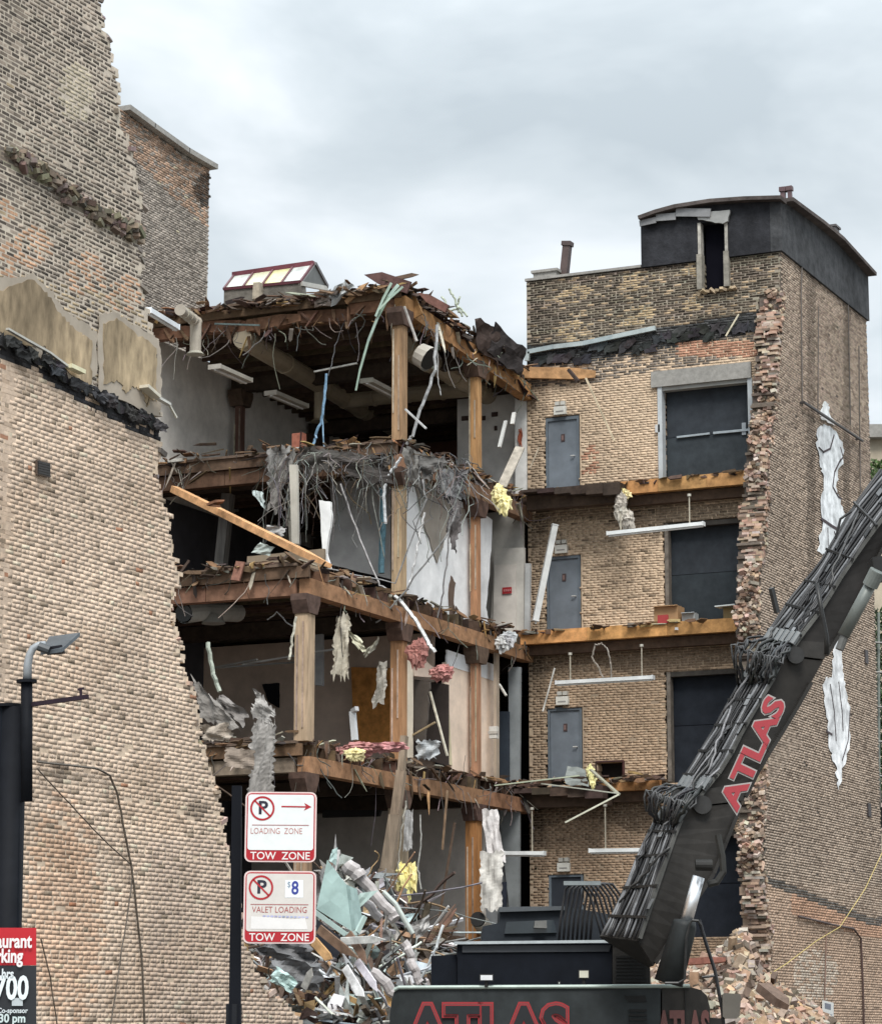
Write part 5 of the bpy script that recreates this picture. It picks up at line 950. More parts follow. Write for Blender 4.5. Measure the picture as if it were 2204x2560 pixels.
def jp(mb, p, x, y):
    d = nrm(A(*rng.normal(0, 1, 3))*A(1, 1, .7)+RT*.7-A(0, 0, .5)); l = random.uniform(.3, 1.9)*random.choice([1, 1, .5]); c = random.choices([(.62, .62, .6), (.40, .38, .35), (.28, .18, .11), (.10, .07, .055), (.45, .29, .15), (.2, .2, .2), (.42, .5, .49), (.5, .36, .28)], [4, 3, 2, 5, .9, 5, .7, .5])[0]
    q = random.random()
    if q < .14:
        P = [p]; v = d*.14
        for j in range(9): v = v+rng.normal(0, .035, 3); P.append(P[-1]+v)
        mb.tube(P, random.uniform(.01, .035), vary(c, .3), 5)
    elif q < .55: mb.splint(p-d*l/2, p+d*l/2, random.uniform(.02, .11), random.uniform(.02, .07), vary(c, .3), up=nrm(rng.normal(0, 1, 3)))
    elif q < .94:
        u = nrm(np.cross(d, rng.normal(0, 1, 3))); h_ = random.uniform(.05, .22); mb.sheet(p-d*l*.4-u*h_, p+d*l*.4-u*h_, p+d*l*.4+u*h_, p-d*l*.4+u*h_, 6, 2, .06, vary(c, .3), .015, seed=int(x*7+y), rag=.25)
    else: rag_brick(mb, p, random.uniform(.5, 1.1), vary(c, .3))
pile = mound([(500, 1915), (540, 1905), (600, 1915), (640, 1790), (665, 1745), (700, 1762), (740, 1770), (790, 1800), (830, 1850), (862, 1890), (885, 1950), (905, 2040)], 56, 47, 1350, jp, 'debris_pile', (.05, .04, .035), 'tangled heap of sheet metal, timber and wrapping behind the parking signs', deep=2085)
def bp(mb, p, x, y):
    c = random.choices([(.36, .25, .185), (.38, .295, .225), (.29, .19, .135), (.42, .35, .28), (.12, .09, .07), (.30, .26, .22), (.46, .31, .2)], [3, 4, 3, 3, 5, 4, 1.2])[0]
    rag_brick(mb, p, random.uniform(.6, 1.9), vary(c, .25))
    mb.V[-1] = (mb.V[-1]-p)@np.array(Vector((0, 0, 1)).rotation_difference(Vector(rng.normal(0, 1, 3).tolist())).to_matrix())+p
bpile = mound([(1290, 1960), (1340, 1948), (1400, 1958), (1455, 1935), (1478, 1905), (1505, 1893), (1525, 1935), (1545, 1985), (1590, 2010), (1625, 2034), (1655, 2058), (1700, 2090)], 58, 47, 4200, bp, 'brick_rubble_heap', (.22, .15, .11), 'heap of broken tan and pink bricks at the foot of the torn tower wall', m=M_BRICK, deep=2090)
for k in range(90):
    x = random.uniform(1330, 1680); y0 = float(np.interp(x, [1290, 1400, 1478, 1510, 1550, 1625, 1700], [1945, 1940, 1892, 1885, 1965, 2022, 2085])); y = random.uniform(y0+8, 2075)
    if y < y0: continue
    mb = MB(); bp(mb, pF(x, y, 57.5+(47-58)*(y-y0)/(2200-y0)), x, y); mb.build('rubble_brick', M_BRICK, bpile)
def crump(c4, F, nu, nv, amp, col, lab, seed, name, cat, m=M_CLOTH, rag_=.06, th=.02):
    mb = MB(); Fs = F if hasattr(F, '__len__') else [F]*4; mb.sheet(*[pF(x, y, ff) for (x, y), ff in zip(c4, Fs)], nu, nv, amp, col, th, seed=seed, rag=rag_); return tthing(mb, name, m, lab, cat)
TEAL = (.33, .45, .43)
t = thing('teal_panel', tuple(pF(690, 1890, 50)), 'folded pale teal sheet metal panel on the debris heap right of the parking signs', 'metal panel')
for P4, c, sd in [([(640, 1840), (712, 1885), (700, 1790), (662, 1740)], TEAL, 1), ([(712, 1885), (735, 1868), (722, 1800), (700, 1790)], (.27, .37, .36), 2), ([(715, 1850), (765, 1802), (728, 1808), (714, 1830)], (.36, .46, .43), 3), ([(665, 1742), (680, 1752), (683, 1715), (672, 1720)], (.42, .55, .53), 4)]:
    part(lambda b: b.sheet(*[pF(x, y, 49.6+.1*sd) for x, y in P4], 3, 3, .02, c, .02, seed=sd), 'folded_sheet', M_PAINT, t)
part(lambda b: (b.bar(pF(636, 1845, 49.4), pF(700, 1892, 49.3), .06, .08, (.33, .42, .40)), b.bar(pF(700, 1892, 49.3), pF(722, 1888, 49.3), .06, .08, (.33, .42, .40)), b.bar(pF(722, 1888, 49.3), pF(738, 1855, 49.4), .06, .08, (.36, .46, .43))), 'panel_rim', M_PAINT, t)
part(lambda b: b.prism([pF(x, y, 49.8) for x, y in [(640, 1860), (698, 1903), (680, 1940), (640, 1915)]], FH*.3, (.02, .022, .03)), 'dark_inside', M_PAINT, t)
def wrapped(pts, F, r, lab, col=(.42, .39, .385)):
    P = [pF(x, y, F) for x, y in pts]; Q = []
    for i in range(len(P)-1):
        for k in range(5): Q.append(P[i]+(P[i+1]-P[i])*k/5+rng.normal(0, .02, 3))
    Q.append(P[-1]); R_ = [r*.72*random.uniform(.9, 1.1) for _ in Q]; mb = MB(); mb.tube(Q, R_, col, 9); tthing(mb, 'wrapped_pipe', M_CLOTH, lab, 'wrapped pipe', 'wrapped pipes in the debris heap')
wrapped([(703, 1755), (728, 1775)], 50.5, .19, 'fat open end of white wrapping at the top of the heap'); wrapped([(724, 1772), (775, 1835), (800, 1862)], 50.6, .14, 'white wrapped pipe sloping down the heap from its top'); wrapped([(715, 1800), (770, 1860)], 50.9, .11, 'second wrapped pipe under the first on the heap')
wrapped([(820, 1905), (835, 1950), (850, 1990)], 48.5, .11, 'white wrapped pipe standing at the right foot of the heap'); wrapped([(752, 1965), (800, 2012)], 48, .13, 'crumpled pale roll low on the heap beside the machine')
tthing_(lambda b: b.tube([pF(x, y, 49.9) for x, y in [(775, 1805), (800, 1830), (820, 1865), (835, 1890)]], .045, (.46, .5, .47), 8), 'bent_conduit', M_METAL, 'pale conduit arching over the right of the debris heap', 'pipe')
for i, (a, c, w_, col, lab) in enumerate([((698, 1958), (735, 2020), .14, (.66, .66, .66), 'white flat strip low in the heap, left of two'), ((722, 1945), (765, 2005), .13, (.60, .57, .62), 'white strip with purple edge low in the heap, right of two'), ((690, 1905), (780, 1900), .12, (.62, .63, .61), 'white strip lying level across the middle of the heap'), ((635, 1905), (670, 1945), .16, (.50, .30, .14), 'orange board end below the valet sign'), ((645, 1880), (725, 1945), .16, (.20, .13, .09), 'long dark brown board crossing the heap'), ((705, 1890), (745, 1950), .14, (.22, .14, .10), 'second brown board right of the teal panel'), ((785, 2000), (800, 2045), .2, (.50, .30, .13), 'bright orange wood scrap next to the machine body'), ((615, 2000), (632, 1960), .12, (.64, .62, .58), 'white pointed splinter at lower left of the heap')]):
    mb = MB(); mb.splint(pF(*a, 47.9+.05*i), pF(*c, 47.6+.05*i), w_, .04, col, up=(0, 1, .2)); tthing(mb, 'debris_board', M_WOOD, lab, 'board', 'boards on the debris heap')
crump([(515, 1930), (640, 1960), (625, 1905), (545, 1895)], 48.8, 12, 7, .13, (.15, .15, .155), 'dark grey tarpaulin bunched below the valet sign', 5, 'tarpaulin', 'tarpaulin'); crump([(560, 1990), (650, 2010), (650, 1950), (545, 1945)], 48.4, 10, 7, .12, (.17, .17, .175), 'second dark grey sheet lower on the heap', 6, 'tarpaulin', 'tarpaulin')
crump([(545, 1985), (590, 2010), (602, 1985), (560, 1955)], 47.6, 8, 6, .07, (.42, .55, .53), 'pale teal crumpled plastic at the lower left of the heap', 7, 'plastic_sheet', 'plastic sheet'); crump([(845, 1900), (870, 1880), (868, 1850), (830, 1872)], 50.3, 5, 5, .05, (.30, .29, .28), 'grey curved metal flap at the right of the heap', 8, 'metal_flap', 'metal sheet', M_METAL)
for i in range(9): tthing_(lambda b: b.splint(pF(866+i*2, 1908-i*4, 52), pF(915+random.uniform(-15, 12), 1830+i*9, 52.5), .08, .05, vary((.16, .10, .07), .4)), 'stacked_lath', M_WOOD, ['lowest', 'second lowest', 'third from the bottom', 'fourth from the bottom', 'middle', 'fourth from the top', 'third from the top', 'second highest', 'highest'][8-i]+' brown lath in the fan of sticks right of the heap', 'lath', 'fan of sticks right of the heap')
crump([(1330, 1950), (1352, 1955), (1360, 1925), (1342, 1918)], 54, 4, 4, .05, (.52, .48, .44), 'pale torn slab left of the boom cylinder', 9, 'slab_piece', 'slab', M_PLASTER); tthing_(lambda b: b.splint(pF(1385, 1948, 55), pF(1465, 1942, 54), .3, .12, (.28, .12, .09)), 'red_board', M_WOOD, 'reddish timber lying in front of the lowest grey freight door', 'board')
tthing_(lambda b: b.splint(pF(1543, 1998, 50), pF(1595, 2040, 49.5), .3, .16, (.16, .11, .085)), 'charred_timber', M_WOOD, 'dark rotten timber lying on the brick rubble heap', 'timber')

# ================================================================== EXCAVATOR
ex = thing('demolition_excavator', tuple(pF(1110, 2330, 41)*A(1, 1, 0)), 'dark grey high reach demolition excavator with black hoses along its boom', 'excavator')
DG = (.026, .031, .033); BR = (.026, .024, .022); NV = (.008, .010, .015)
def ep(fn, name, m=M_DARKP, parent=ex, **kw): return one(fn, name, m, parent, **kw)
def fp(pts, F, d, c, name, m=M_DARKP, parent=ex, **kw): return ep(lambda b: b.prism([pF(x, y, F) for x, y in pts], FH*d, c), name, m, parent, **kw)
cw = ep(lambda b: (b.prism([pF(x, y, 40) for x, y in [(786, 2170), (788, 2060), (792, 2026), (797, 2008), (806, 2001), (1336, 2000), (1336, 2170)]], FH*3, DG)), 'counterweight')
ep(lambda b: b.prism([pF(x, y, 40.02) for x, y in [(1339, 2170), (1339, 2000), (1400, 1999), (1418, 2004), (1430, 2016), (1436, 2040), (1437, 2090), (1437, 2170)]], FH*2.6, BR), 'corner_cover')
fp([(1385, 2001), (1387, 2001), (1388, 2100), (1386, 2100)], 39.99, .02, (.015, .015, .015), 'panel_seam')
fp([(1437, 2060), (1466, 2062), (1468, 2170), (1437, 2170)], 40.3, 1.5, BR, 'side_step')
ep(lambda b: b.tube([pF(x, y, 39.98) for x, y in [(797, 2004), (806, 1999), (1000, 1998), (1200, 1997), (1395, 1996)]], .028, (.30, .36, .33), 8), 'pale_top_edge', M_METAL)  # thin pale grey-green tube along the counterweight's top edge
fp([(1264, 2016), (1305, 2015), (1308, 2028), (1270, 2028)], 39.98, .03, (.012, .012, .012), 'air_slot')
for k in range(6): ep(lambda b: b.prism([pF(x, y, 39.97) for x, y in [(1272, 2043+k*9), (1308, 2043+k*9), (1308, 2048+k*9), (1272, 2048+k*9)]], FH*.05, (.012, .012, .012)), 'louvre')
# engine deck
ep(lambda b: b.prism([pF(x, y, 41) for x, y in [(925, 2000), (925, 1912), (1238, 1910), (1238, 2000)]], FH*2.5, NV), 'engine_hood', M_BLACK)
fp([(872, 2000), (872, 1935), (924, 1932), (924, 2000)], 41.1, 2, NV, 'tool_box', M_BLACK)
ep(lambda b: b.prism([pF(x, y, 40.9) for x, y in [(1239, 2000), (1239, 1909), (1298, 1908), (1308, 1925), (1315, 1960), (1316, 2000)]], FH*2.5, BR), 'vent_housing')
for k in range(8): ep(lambda b: b.prism([pF(x, y, 40.88) for x, y in [(1246, 1935+k*7), (1302+k*.7, 1935+k*7), (1303+k*.7, 1939+k*7), (1246, 1939+k*7)]], FH*.05, (.012, .012, .012)), 'louvre')
ep(lambda b: b.bar(pF(918, 1909, 40.95), pF(1302, 1905, 40.9), .12, .04, (.42, .46, .48)), 'hood_edge', M_METAL)
ep(lambda b: b.prism([pF(x, y, 40.97) for x, y in [(935, 1914), (1236, 1913), (1232, 1926), (935, 1928)]], FH*.02, (.07, .075, .085)), 'hood_band', M_PAINT)
# lamps and small fittings on the deck
def lamp(x, y, w_, h, F, col, nm='work_lamp'):
    l = ep(lambda b: b.prism([pF(x-w_, y+h, F), pF(x+w_, y+h, F), pF(x+w_, y-h, F), pF(x-w_, y-h, F)], FH*.12, (.02, .02, .02)), nm, M_PAINT); ep(lambda b: b.prism([pF(x-w_+2, y+h-2, F-.01), pF(x+w_-2, y+h-2, F-.01), pF(x+w_-2, y-h+2, F-.01), pF(x-w_+2, y-h+2, F-.01)], FH*.02, col), 'lens', M_PAINT, l)
    ep(lambda b: b.bar(pF(x, y+h, F+.05), pF(x, y+h+12, F+.05), .04, .04, (.02, .02, .02)), 'bracket', M_PAINT, l)
lamp(1181, 1972, 11, 9, 40.3, (.55, .54, .45)); lamp(984, 1979, 14, 7, 39.9, (.62, .64, .66)); lamp(1131, 1990, 3, 4, 40.1, (.5, .52, .5), 'marker_lamp')
# cab roof behind
cab = ep(lambda b: b.prism([pF(x, y, 43.5) for x, y in [(974, 1912), (977, 1875), (1010, 1868), (1012, 1838), (1140, 1834), (1230, 1850), (1232, 1912)]], FH*2, (.028, .033, .04)), 'cab', M_BLACK)
fp([(1010, 1846), (1010, 1836), (1142, 1834), (1142, 1842)], 43.4, .3, (.09, .10, .11), 'cab_roof', M_PAINT); fp([(1020, 1890), (1024, 1866), (1120, 1862), (1126, 1888)], 43.45, .1, (.10, .115, .12), 'cab_window', M_GLASS); fp([(1080, 1878), (1082, 1864), (1106, 1863), (1106, 1879)], 43.3, .15, (.2, .2, .19), 'roof_beacon', M_METAL)
for k in range(8):
    x0 = 1142+k*9; ep(lambda b: b.tube([pF(x, y, 42+.12*k) for x, y in [(x0-12, 1912), (x0-8, 1860), (x0+2, 1800), (x0+14, 1788), (x0+34, 1790), (x0+52, 1815), (x0+66, 1862), (x0+78, 1905)]], .02, (.022, .022, .024), 8), 'arched_hose', M_RUBBER, smooth=True)
ep(lambda b: b.bar(pF(1140, 1788, 41.9), pF(1215, 1788, 41.9), .12, .06, (.22, .25, .26)), 'hose_clamp_plate', M_METAL)
# lettering on the counterweight: dark letters with red edging
def lettering(txt, size, org, exv, ezv, layers, parent, sx=1., off=None):
    for i, (c, b_, o_) in enumerate(layers):
        for j, ch in enumerate(txt): pass
        mb = MB(); text_mesh(txt, size, np.asarray(org)+(off if off is not None else -FH)*(.012+.014*i), exv, ezv, c, mb, bold=b_, extrude=.004, sx=sx); mb.build('lettering', M_GRAPH, parent)
FONTW = 1.15
lettering('ATLAS', .80, pF(988, 2084, 39.98), RT, (0, 0, 1), [((.30, .025, .03), .075, 0), ((.055, .06, .06), .048, 0), ((.30, .025, .03), .040, 0), ((.012, .013, .016), .022, 0)], ex, sx=.96)
lettering('ATLAS', .62, pF(1383, 2084, 39.99), RT, (0, 0, 1), [((.13, .055, .05), .03, 0)], ex, sx=.40)
# boom
ST = [((1215, 1895), (1291, 1905), (1322, 1955)), ((1256, 1813), (1323, 1809), (1390, 1845)), ((1290, 1735), (1350, 1730), (1440, 1775)), ((1325, 1660), (1372, 1665), (1489, 1650)), ((1400, 1545), (1467, 1548), (1541, 1545)), ((1441, 1484), (1500, 1480), (1580, 1484)), ((1480, 1410), (1541, 1410), (1618, 1421)),
      ((1545, 1290), (1608, 1302), (1680, 1310)), ((1597, 1217), (1660, 1235), (1722, 1245)), ((1652, 1150), (1705, 1160), (1762, 1150)), ((1723, 1027), (1765, 1075), (1812, 1060)), ((1784, 950), (1830, 990), (1872, 985))]
def bp3(i):
    f = max(0, min(len(ST)-1.001, i)); k = int(f); t = f-k; Q = []
    for j, FF in enumerate((39.6, 38.7, 38.9)):
        a, c = ST[k][j], ST[k+1][j]; Q.append(pF(a[0]+(c[0]-a[0])*t, a[1]+(c[1]-a[1])*t, FF+.1*f))
    return Q
def boomsec(i0, i1, name, col):
    n = int((i1-i0)*4)+1; V = []; 
    for q in range(n+1):
        Lp, Mp, Rp = bp3(i0+(i1-i0)*q/n); V += [Lp, Mp, Rp, Rp+FH*1.0, Lp+FH*.35]
    F = [(q*5+k, q*5+(k+1) % 5, (q+1)*5+(k+1) % 5, (q+1)*5+k) for q in range(n) for k in range(5)]+[(4, 3, 2, 1, 0), tuple(n*5+k for k in range(5))]
    return ep(lambda b: b.add(V, F, col), name)
B1 = boomsec(0, 3.25, 'boom_foot_section', BR); B2 = boomsec(3.3, 6.75, 'boom_middle_section', (.024, .022, .020)); B3 = boomsec(6.8, 10.99, 'boom_upper_section', (.024, .022, .021))
for i0, i1 in ((0.05, 3.2), (3.35, 6.7), (6.85, 10.95)):       # flange strips along the plate edges
    for j in (1, 2):
        for u in np.arange(i0, i1-.5, .5):
            a, c = bp3(u)[j]-FH*.03, bp3(min(u+.495, i1))[j]-FH*.03; ep(lambda b: b.bar(a, c, .07, .05, (.085, .085, .08) if j == 1 else (.03, .028, .026)), 'flange_strip')
# knuckles
for u, s_ in ((3.28, 1.), (6.78, .95)):
    Lp, Mp, Rp = bp3(u); ep(lambda b: b.tube([Mp*.8+Rp*.2-FH*.1, Mp*.8+Rp*.2+FH*1.1], .13*s_, (.03, .03, .03), 16), 'pivot_pin'); ep(lambda b: b.prism([Rp-FH*.02, bp3(u+.35)[2]-FH*.02, bp3(u+.3)[1]-FH*.02, bp3(u)[1]-FH*.02], FH*.6, (.035, .033, .031)), 'pivot_plate')
# hoses in the bed
nh = 12
for h in range(nh):
    t = (h+.4)/nh; r_ = random.choice([.014, .019, .019, .023])
    for (i0, i1) in ((0.0, 2.9), (3.6, 6.2), (7.0, 10.95)):
        P = []
        for u in np.linspace(i0, i1, 16):
            Lp, Mp, Rp = bp3(u); tt = t+.03*math.sin(u*2.1+h*1.3); P.append(Lp*(1-tt)+Mp*tt-FH*(.07+.02*math.sin(u*5+h))+A(0, 0, .02))
        ep(lambda b: b.tube(P, r_, random.choice([(.02, .02, .022), (.035, .035, .037), (.16, .165, .175)]), 7), 'boom_hose', M_RUBBER if h % 3 else M_METAL, smooth=True)  # the paler hoses carry the boom's bright highlights in their colour
    for (i0, i1, bul) in ((2.9, 3.6, .26), (6.2, 7.0, .24)):
        P = []; bl = bul*random.uniform(.3, 1.1)*(1.1-t)
        for u in np.linspace(i0, i1, 12):
            v = (u-i0)/(i1-i0); Lp, Mp, Rp = bp3(u); w1 = math.sin(v*math.pi); P.append(Lp*(1-t)+Mp*t-FH*(.08+.25*w1)-RT*bl*w1+A(0, 0, bl*.7*w1))
        ep(lambda b: b.tube([p+rng.normal(0, .02, 3) for p in P], random.uniform(.014, .026), vary((.025, .026, .028), .5), 7), 'knuckle_hose', M_RUBBER, smooth=True)
        P2 = [p-RT*.06*random.random()+A(0, 0, .14*math.sin(i*.9)) for i, p in enumerate(P[2:10])]; ep(lambda b: b.tube(P2, .015, (.08, .082, .085), 6), 'knuckle_hose', M_RUBBER, smooth=True)
for u in (.5, 1.2, 2.0, 2.7, 3.8, 4.4, 5.2, 5.9, 7.2, 7.9, 8.6, 9.3, 10.1):
    Lp, Mp, Rp = bp3(u); ep(lambda b: (b.bar(Lp-FH*.11-RT*.03, Mp-FH*.11, .03, .035, (.018, .018, .018)),), 'hose_clamp', M_RUBBER)
for u in (3.0, 3.55, 6.3, 6.95):
    Lp, Mp, Rp = bp3(u)
    for q in range(6): 
        p = Lp+(Mp-Lp)*(q+.5)/6-FH*.14; ep(lambda b: b.tube([p, p+nrm(bp3(u+.2)[0]-Lp)*.2], .05, (.13, .14, .145), 8), 'hose_fitting', M_METAL)
ep(lambda b: b.bar(pF(1560, 1190, 38.8)+0*RT, pF(1572, 1240, 38.9), .05, .08, (.03, .03, .03)), 'stay_bracket', M_RUBBER)
ep(lambda b: b.tube([pF(x, y, 38.6) for x, y in [(1652, 1180), (1662, 1240), (1672, 1290), (1672, 1325)]], .035, (.02, .02, .02), 7), 'hanging_hose', M_RUBBER, smooth=True)
ep(lambda b: b.tube([pF(x, y, 38.5) for x, y in [(1690, 1090), (1700, 1050), (1722, 1035)]], .02, (.02, .02, .02), 6), 'hanging_hose', M_RUBBER)
for k in range(16):
    i0 = random.uniform(0, 9); i1 = i0+random.uniform(1, 2); a_, b_ = random.random(), random.random(); P = []
    for v in np.linspace(0, 1, 12):
        Lp, Mp, Rp = bp3(i0+(i1-i0)*v); tt = a_+(b_-a_)*v; P.append(Lp*(1-tt)+Mp*tt-FH*(.12+.1*math.sin(v*math.pi))-RT*.08*math.sin(v*math.pi)*random.random())
    ep(lambda b: b.tube(P, random.uniform(.012, .02), random.choice([(.02, .02, .022), (.05, .05, .05), (.2, .2, .21)]), 6), 'loose_hose', M_RUBBER, smooth=True)
for k in range(26):
    u = random.uniform(.2, 10.6); Lp, Mp, Rp = bp3(u); p = Lp+(Mp-Lp)*random.random()-FH*.15; ep(lambda b: b.box(p, nrm(Mp-Lp)*random.uniform(.03, .07), FH*.03, nrm(bp3(u+.2)[0]-Lp)*random.uniform(.04, .09), random.choice([(.015, .015, .015), (.12, .125, .13), (.22, .23, .24)])), 'hose_fitting', M_METAL)
# lift cylinder and upper cylinder
ep(lambda b: b.tube([pF(1413, 1775, 38.5), pF(1384, 1880, 38.5)], .085, (.75, .76, .78), 16), 'cylinder_rod', M_CHROME, smooth=True)
ep(lambda b: b.tube([pF(1385, 1862, 38.5), pF(1384, 1875, 38.5), pF(1352, 1990, 38.5)], [.15, .17, .2], (.02, .023, .024), 18), 'cylinder_barrel', M_DARKP, smooth=True)
ep(lambda b: b.tube([pF(1420, 1752, 38.4)-RT*.1-FH*.1, pF(1424, 1752, 38.4)+RT*.1-FH*.1], .08, (.02, .02, .019), 14), 'cylinder_eye'); ep(lambda b: b.tube([pF(x, y, 38.5) for x, y in [(1452, 1690), (1461, 1735), (1463, 1765), (1450, 1785), (1432, 1790)]], .05, (.03, .03, .028), 8), 'mount_hook')
ep(lambda b: b.tube([pF(x, y, 38.3) for x, y in [(1345, 1990), (1372, 1990), (1385, 1982), (1388, 1900), (1396, 1868), (1400, 1863), (1412, 1864), (1420, 1875)]], .02, (.02, .02, .02), 6), 'cylinder_hose', M_RUBBER)
ep(lambda b: b.tube([pF(1772, 1162, 38.2), pF(1706, 1286, 38.3)], .085, (.15, .165, .155), 16), 'upper_cylinder', M_METAL, smooth=True); ep(lambda b: b.tube([pF(1775, 1155, 38.1), pF(1760, 1185, 38.2)], .11, (.18, .2, .19), 16), 'cylinder_collar', M_METAL); ep(lambda b: b.tube([pF(1712, 1275, 38.3), pF(1698, 1315, 38.3)], .06, (.1, .1, .095), 10), 'cylinder_rod', M_METAL)
ep(lambda b: b.bar(pF(1762, 1155, 38.4), pF(1800, 1150, 38.4), .5, .3, (.02, .02, .02)), 'cylinder_mount')
# lettering on the boom: red with pale edging, reading upwards
a0, a1 = pF(1496, 1634, 38.35), pF(1590, 1425, 38.5); exv = nrm(a1-a0); ezv = nrm(np.cross(FH, exv)*-1); ezv = ezv if ezv@RT < 0 else -ezv
lettering('ATLAS', .385, pF(1524, 1524, 38.45), exv, ezv, [((.30, .28, .27), .030, 0), ((.30, .025, .035), .014, 0)], ex, sx=1.5)
# mirror stay
ep(lambda b: b.tube([pF(x, y, 39.2) for x, y in [(1414, 1862), (1425, 1900), (1446, 1965), (1460, 2040), (1468, 2110)]], .025, (.02, .02, .022), 7), 'mirror_stay', M_RUBBER)
ep(lambda b: b.tube([pF(x, y, 39.2) for x, y in [(1420, 1978), (1445, 1976), (1450, 1992)]], .02, (.02, .02, .022), 6), 'mirror_arm', M_RUBBER); ep(lambda b: b.prism([pF(x, y, 39.1) for x, y in [(1462, 2058), (1461, 2014), (1466, 2010), (1496, 2012), (1499, 2018), (1496, 2056), (1490, 2062), (1468, 2062)]], FH*.1, (.115, .105, .09)), 'mirror', M_PAINT)
ep(lambda b: b.prism([pF(x, y, 40.4) for x, y in [(800, 2330), (800, 2180), (1440, 2180), (1440, 2330)]], FH*4, (.03, .03, .03)), 'undercarriage'); 

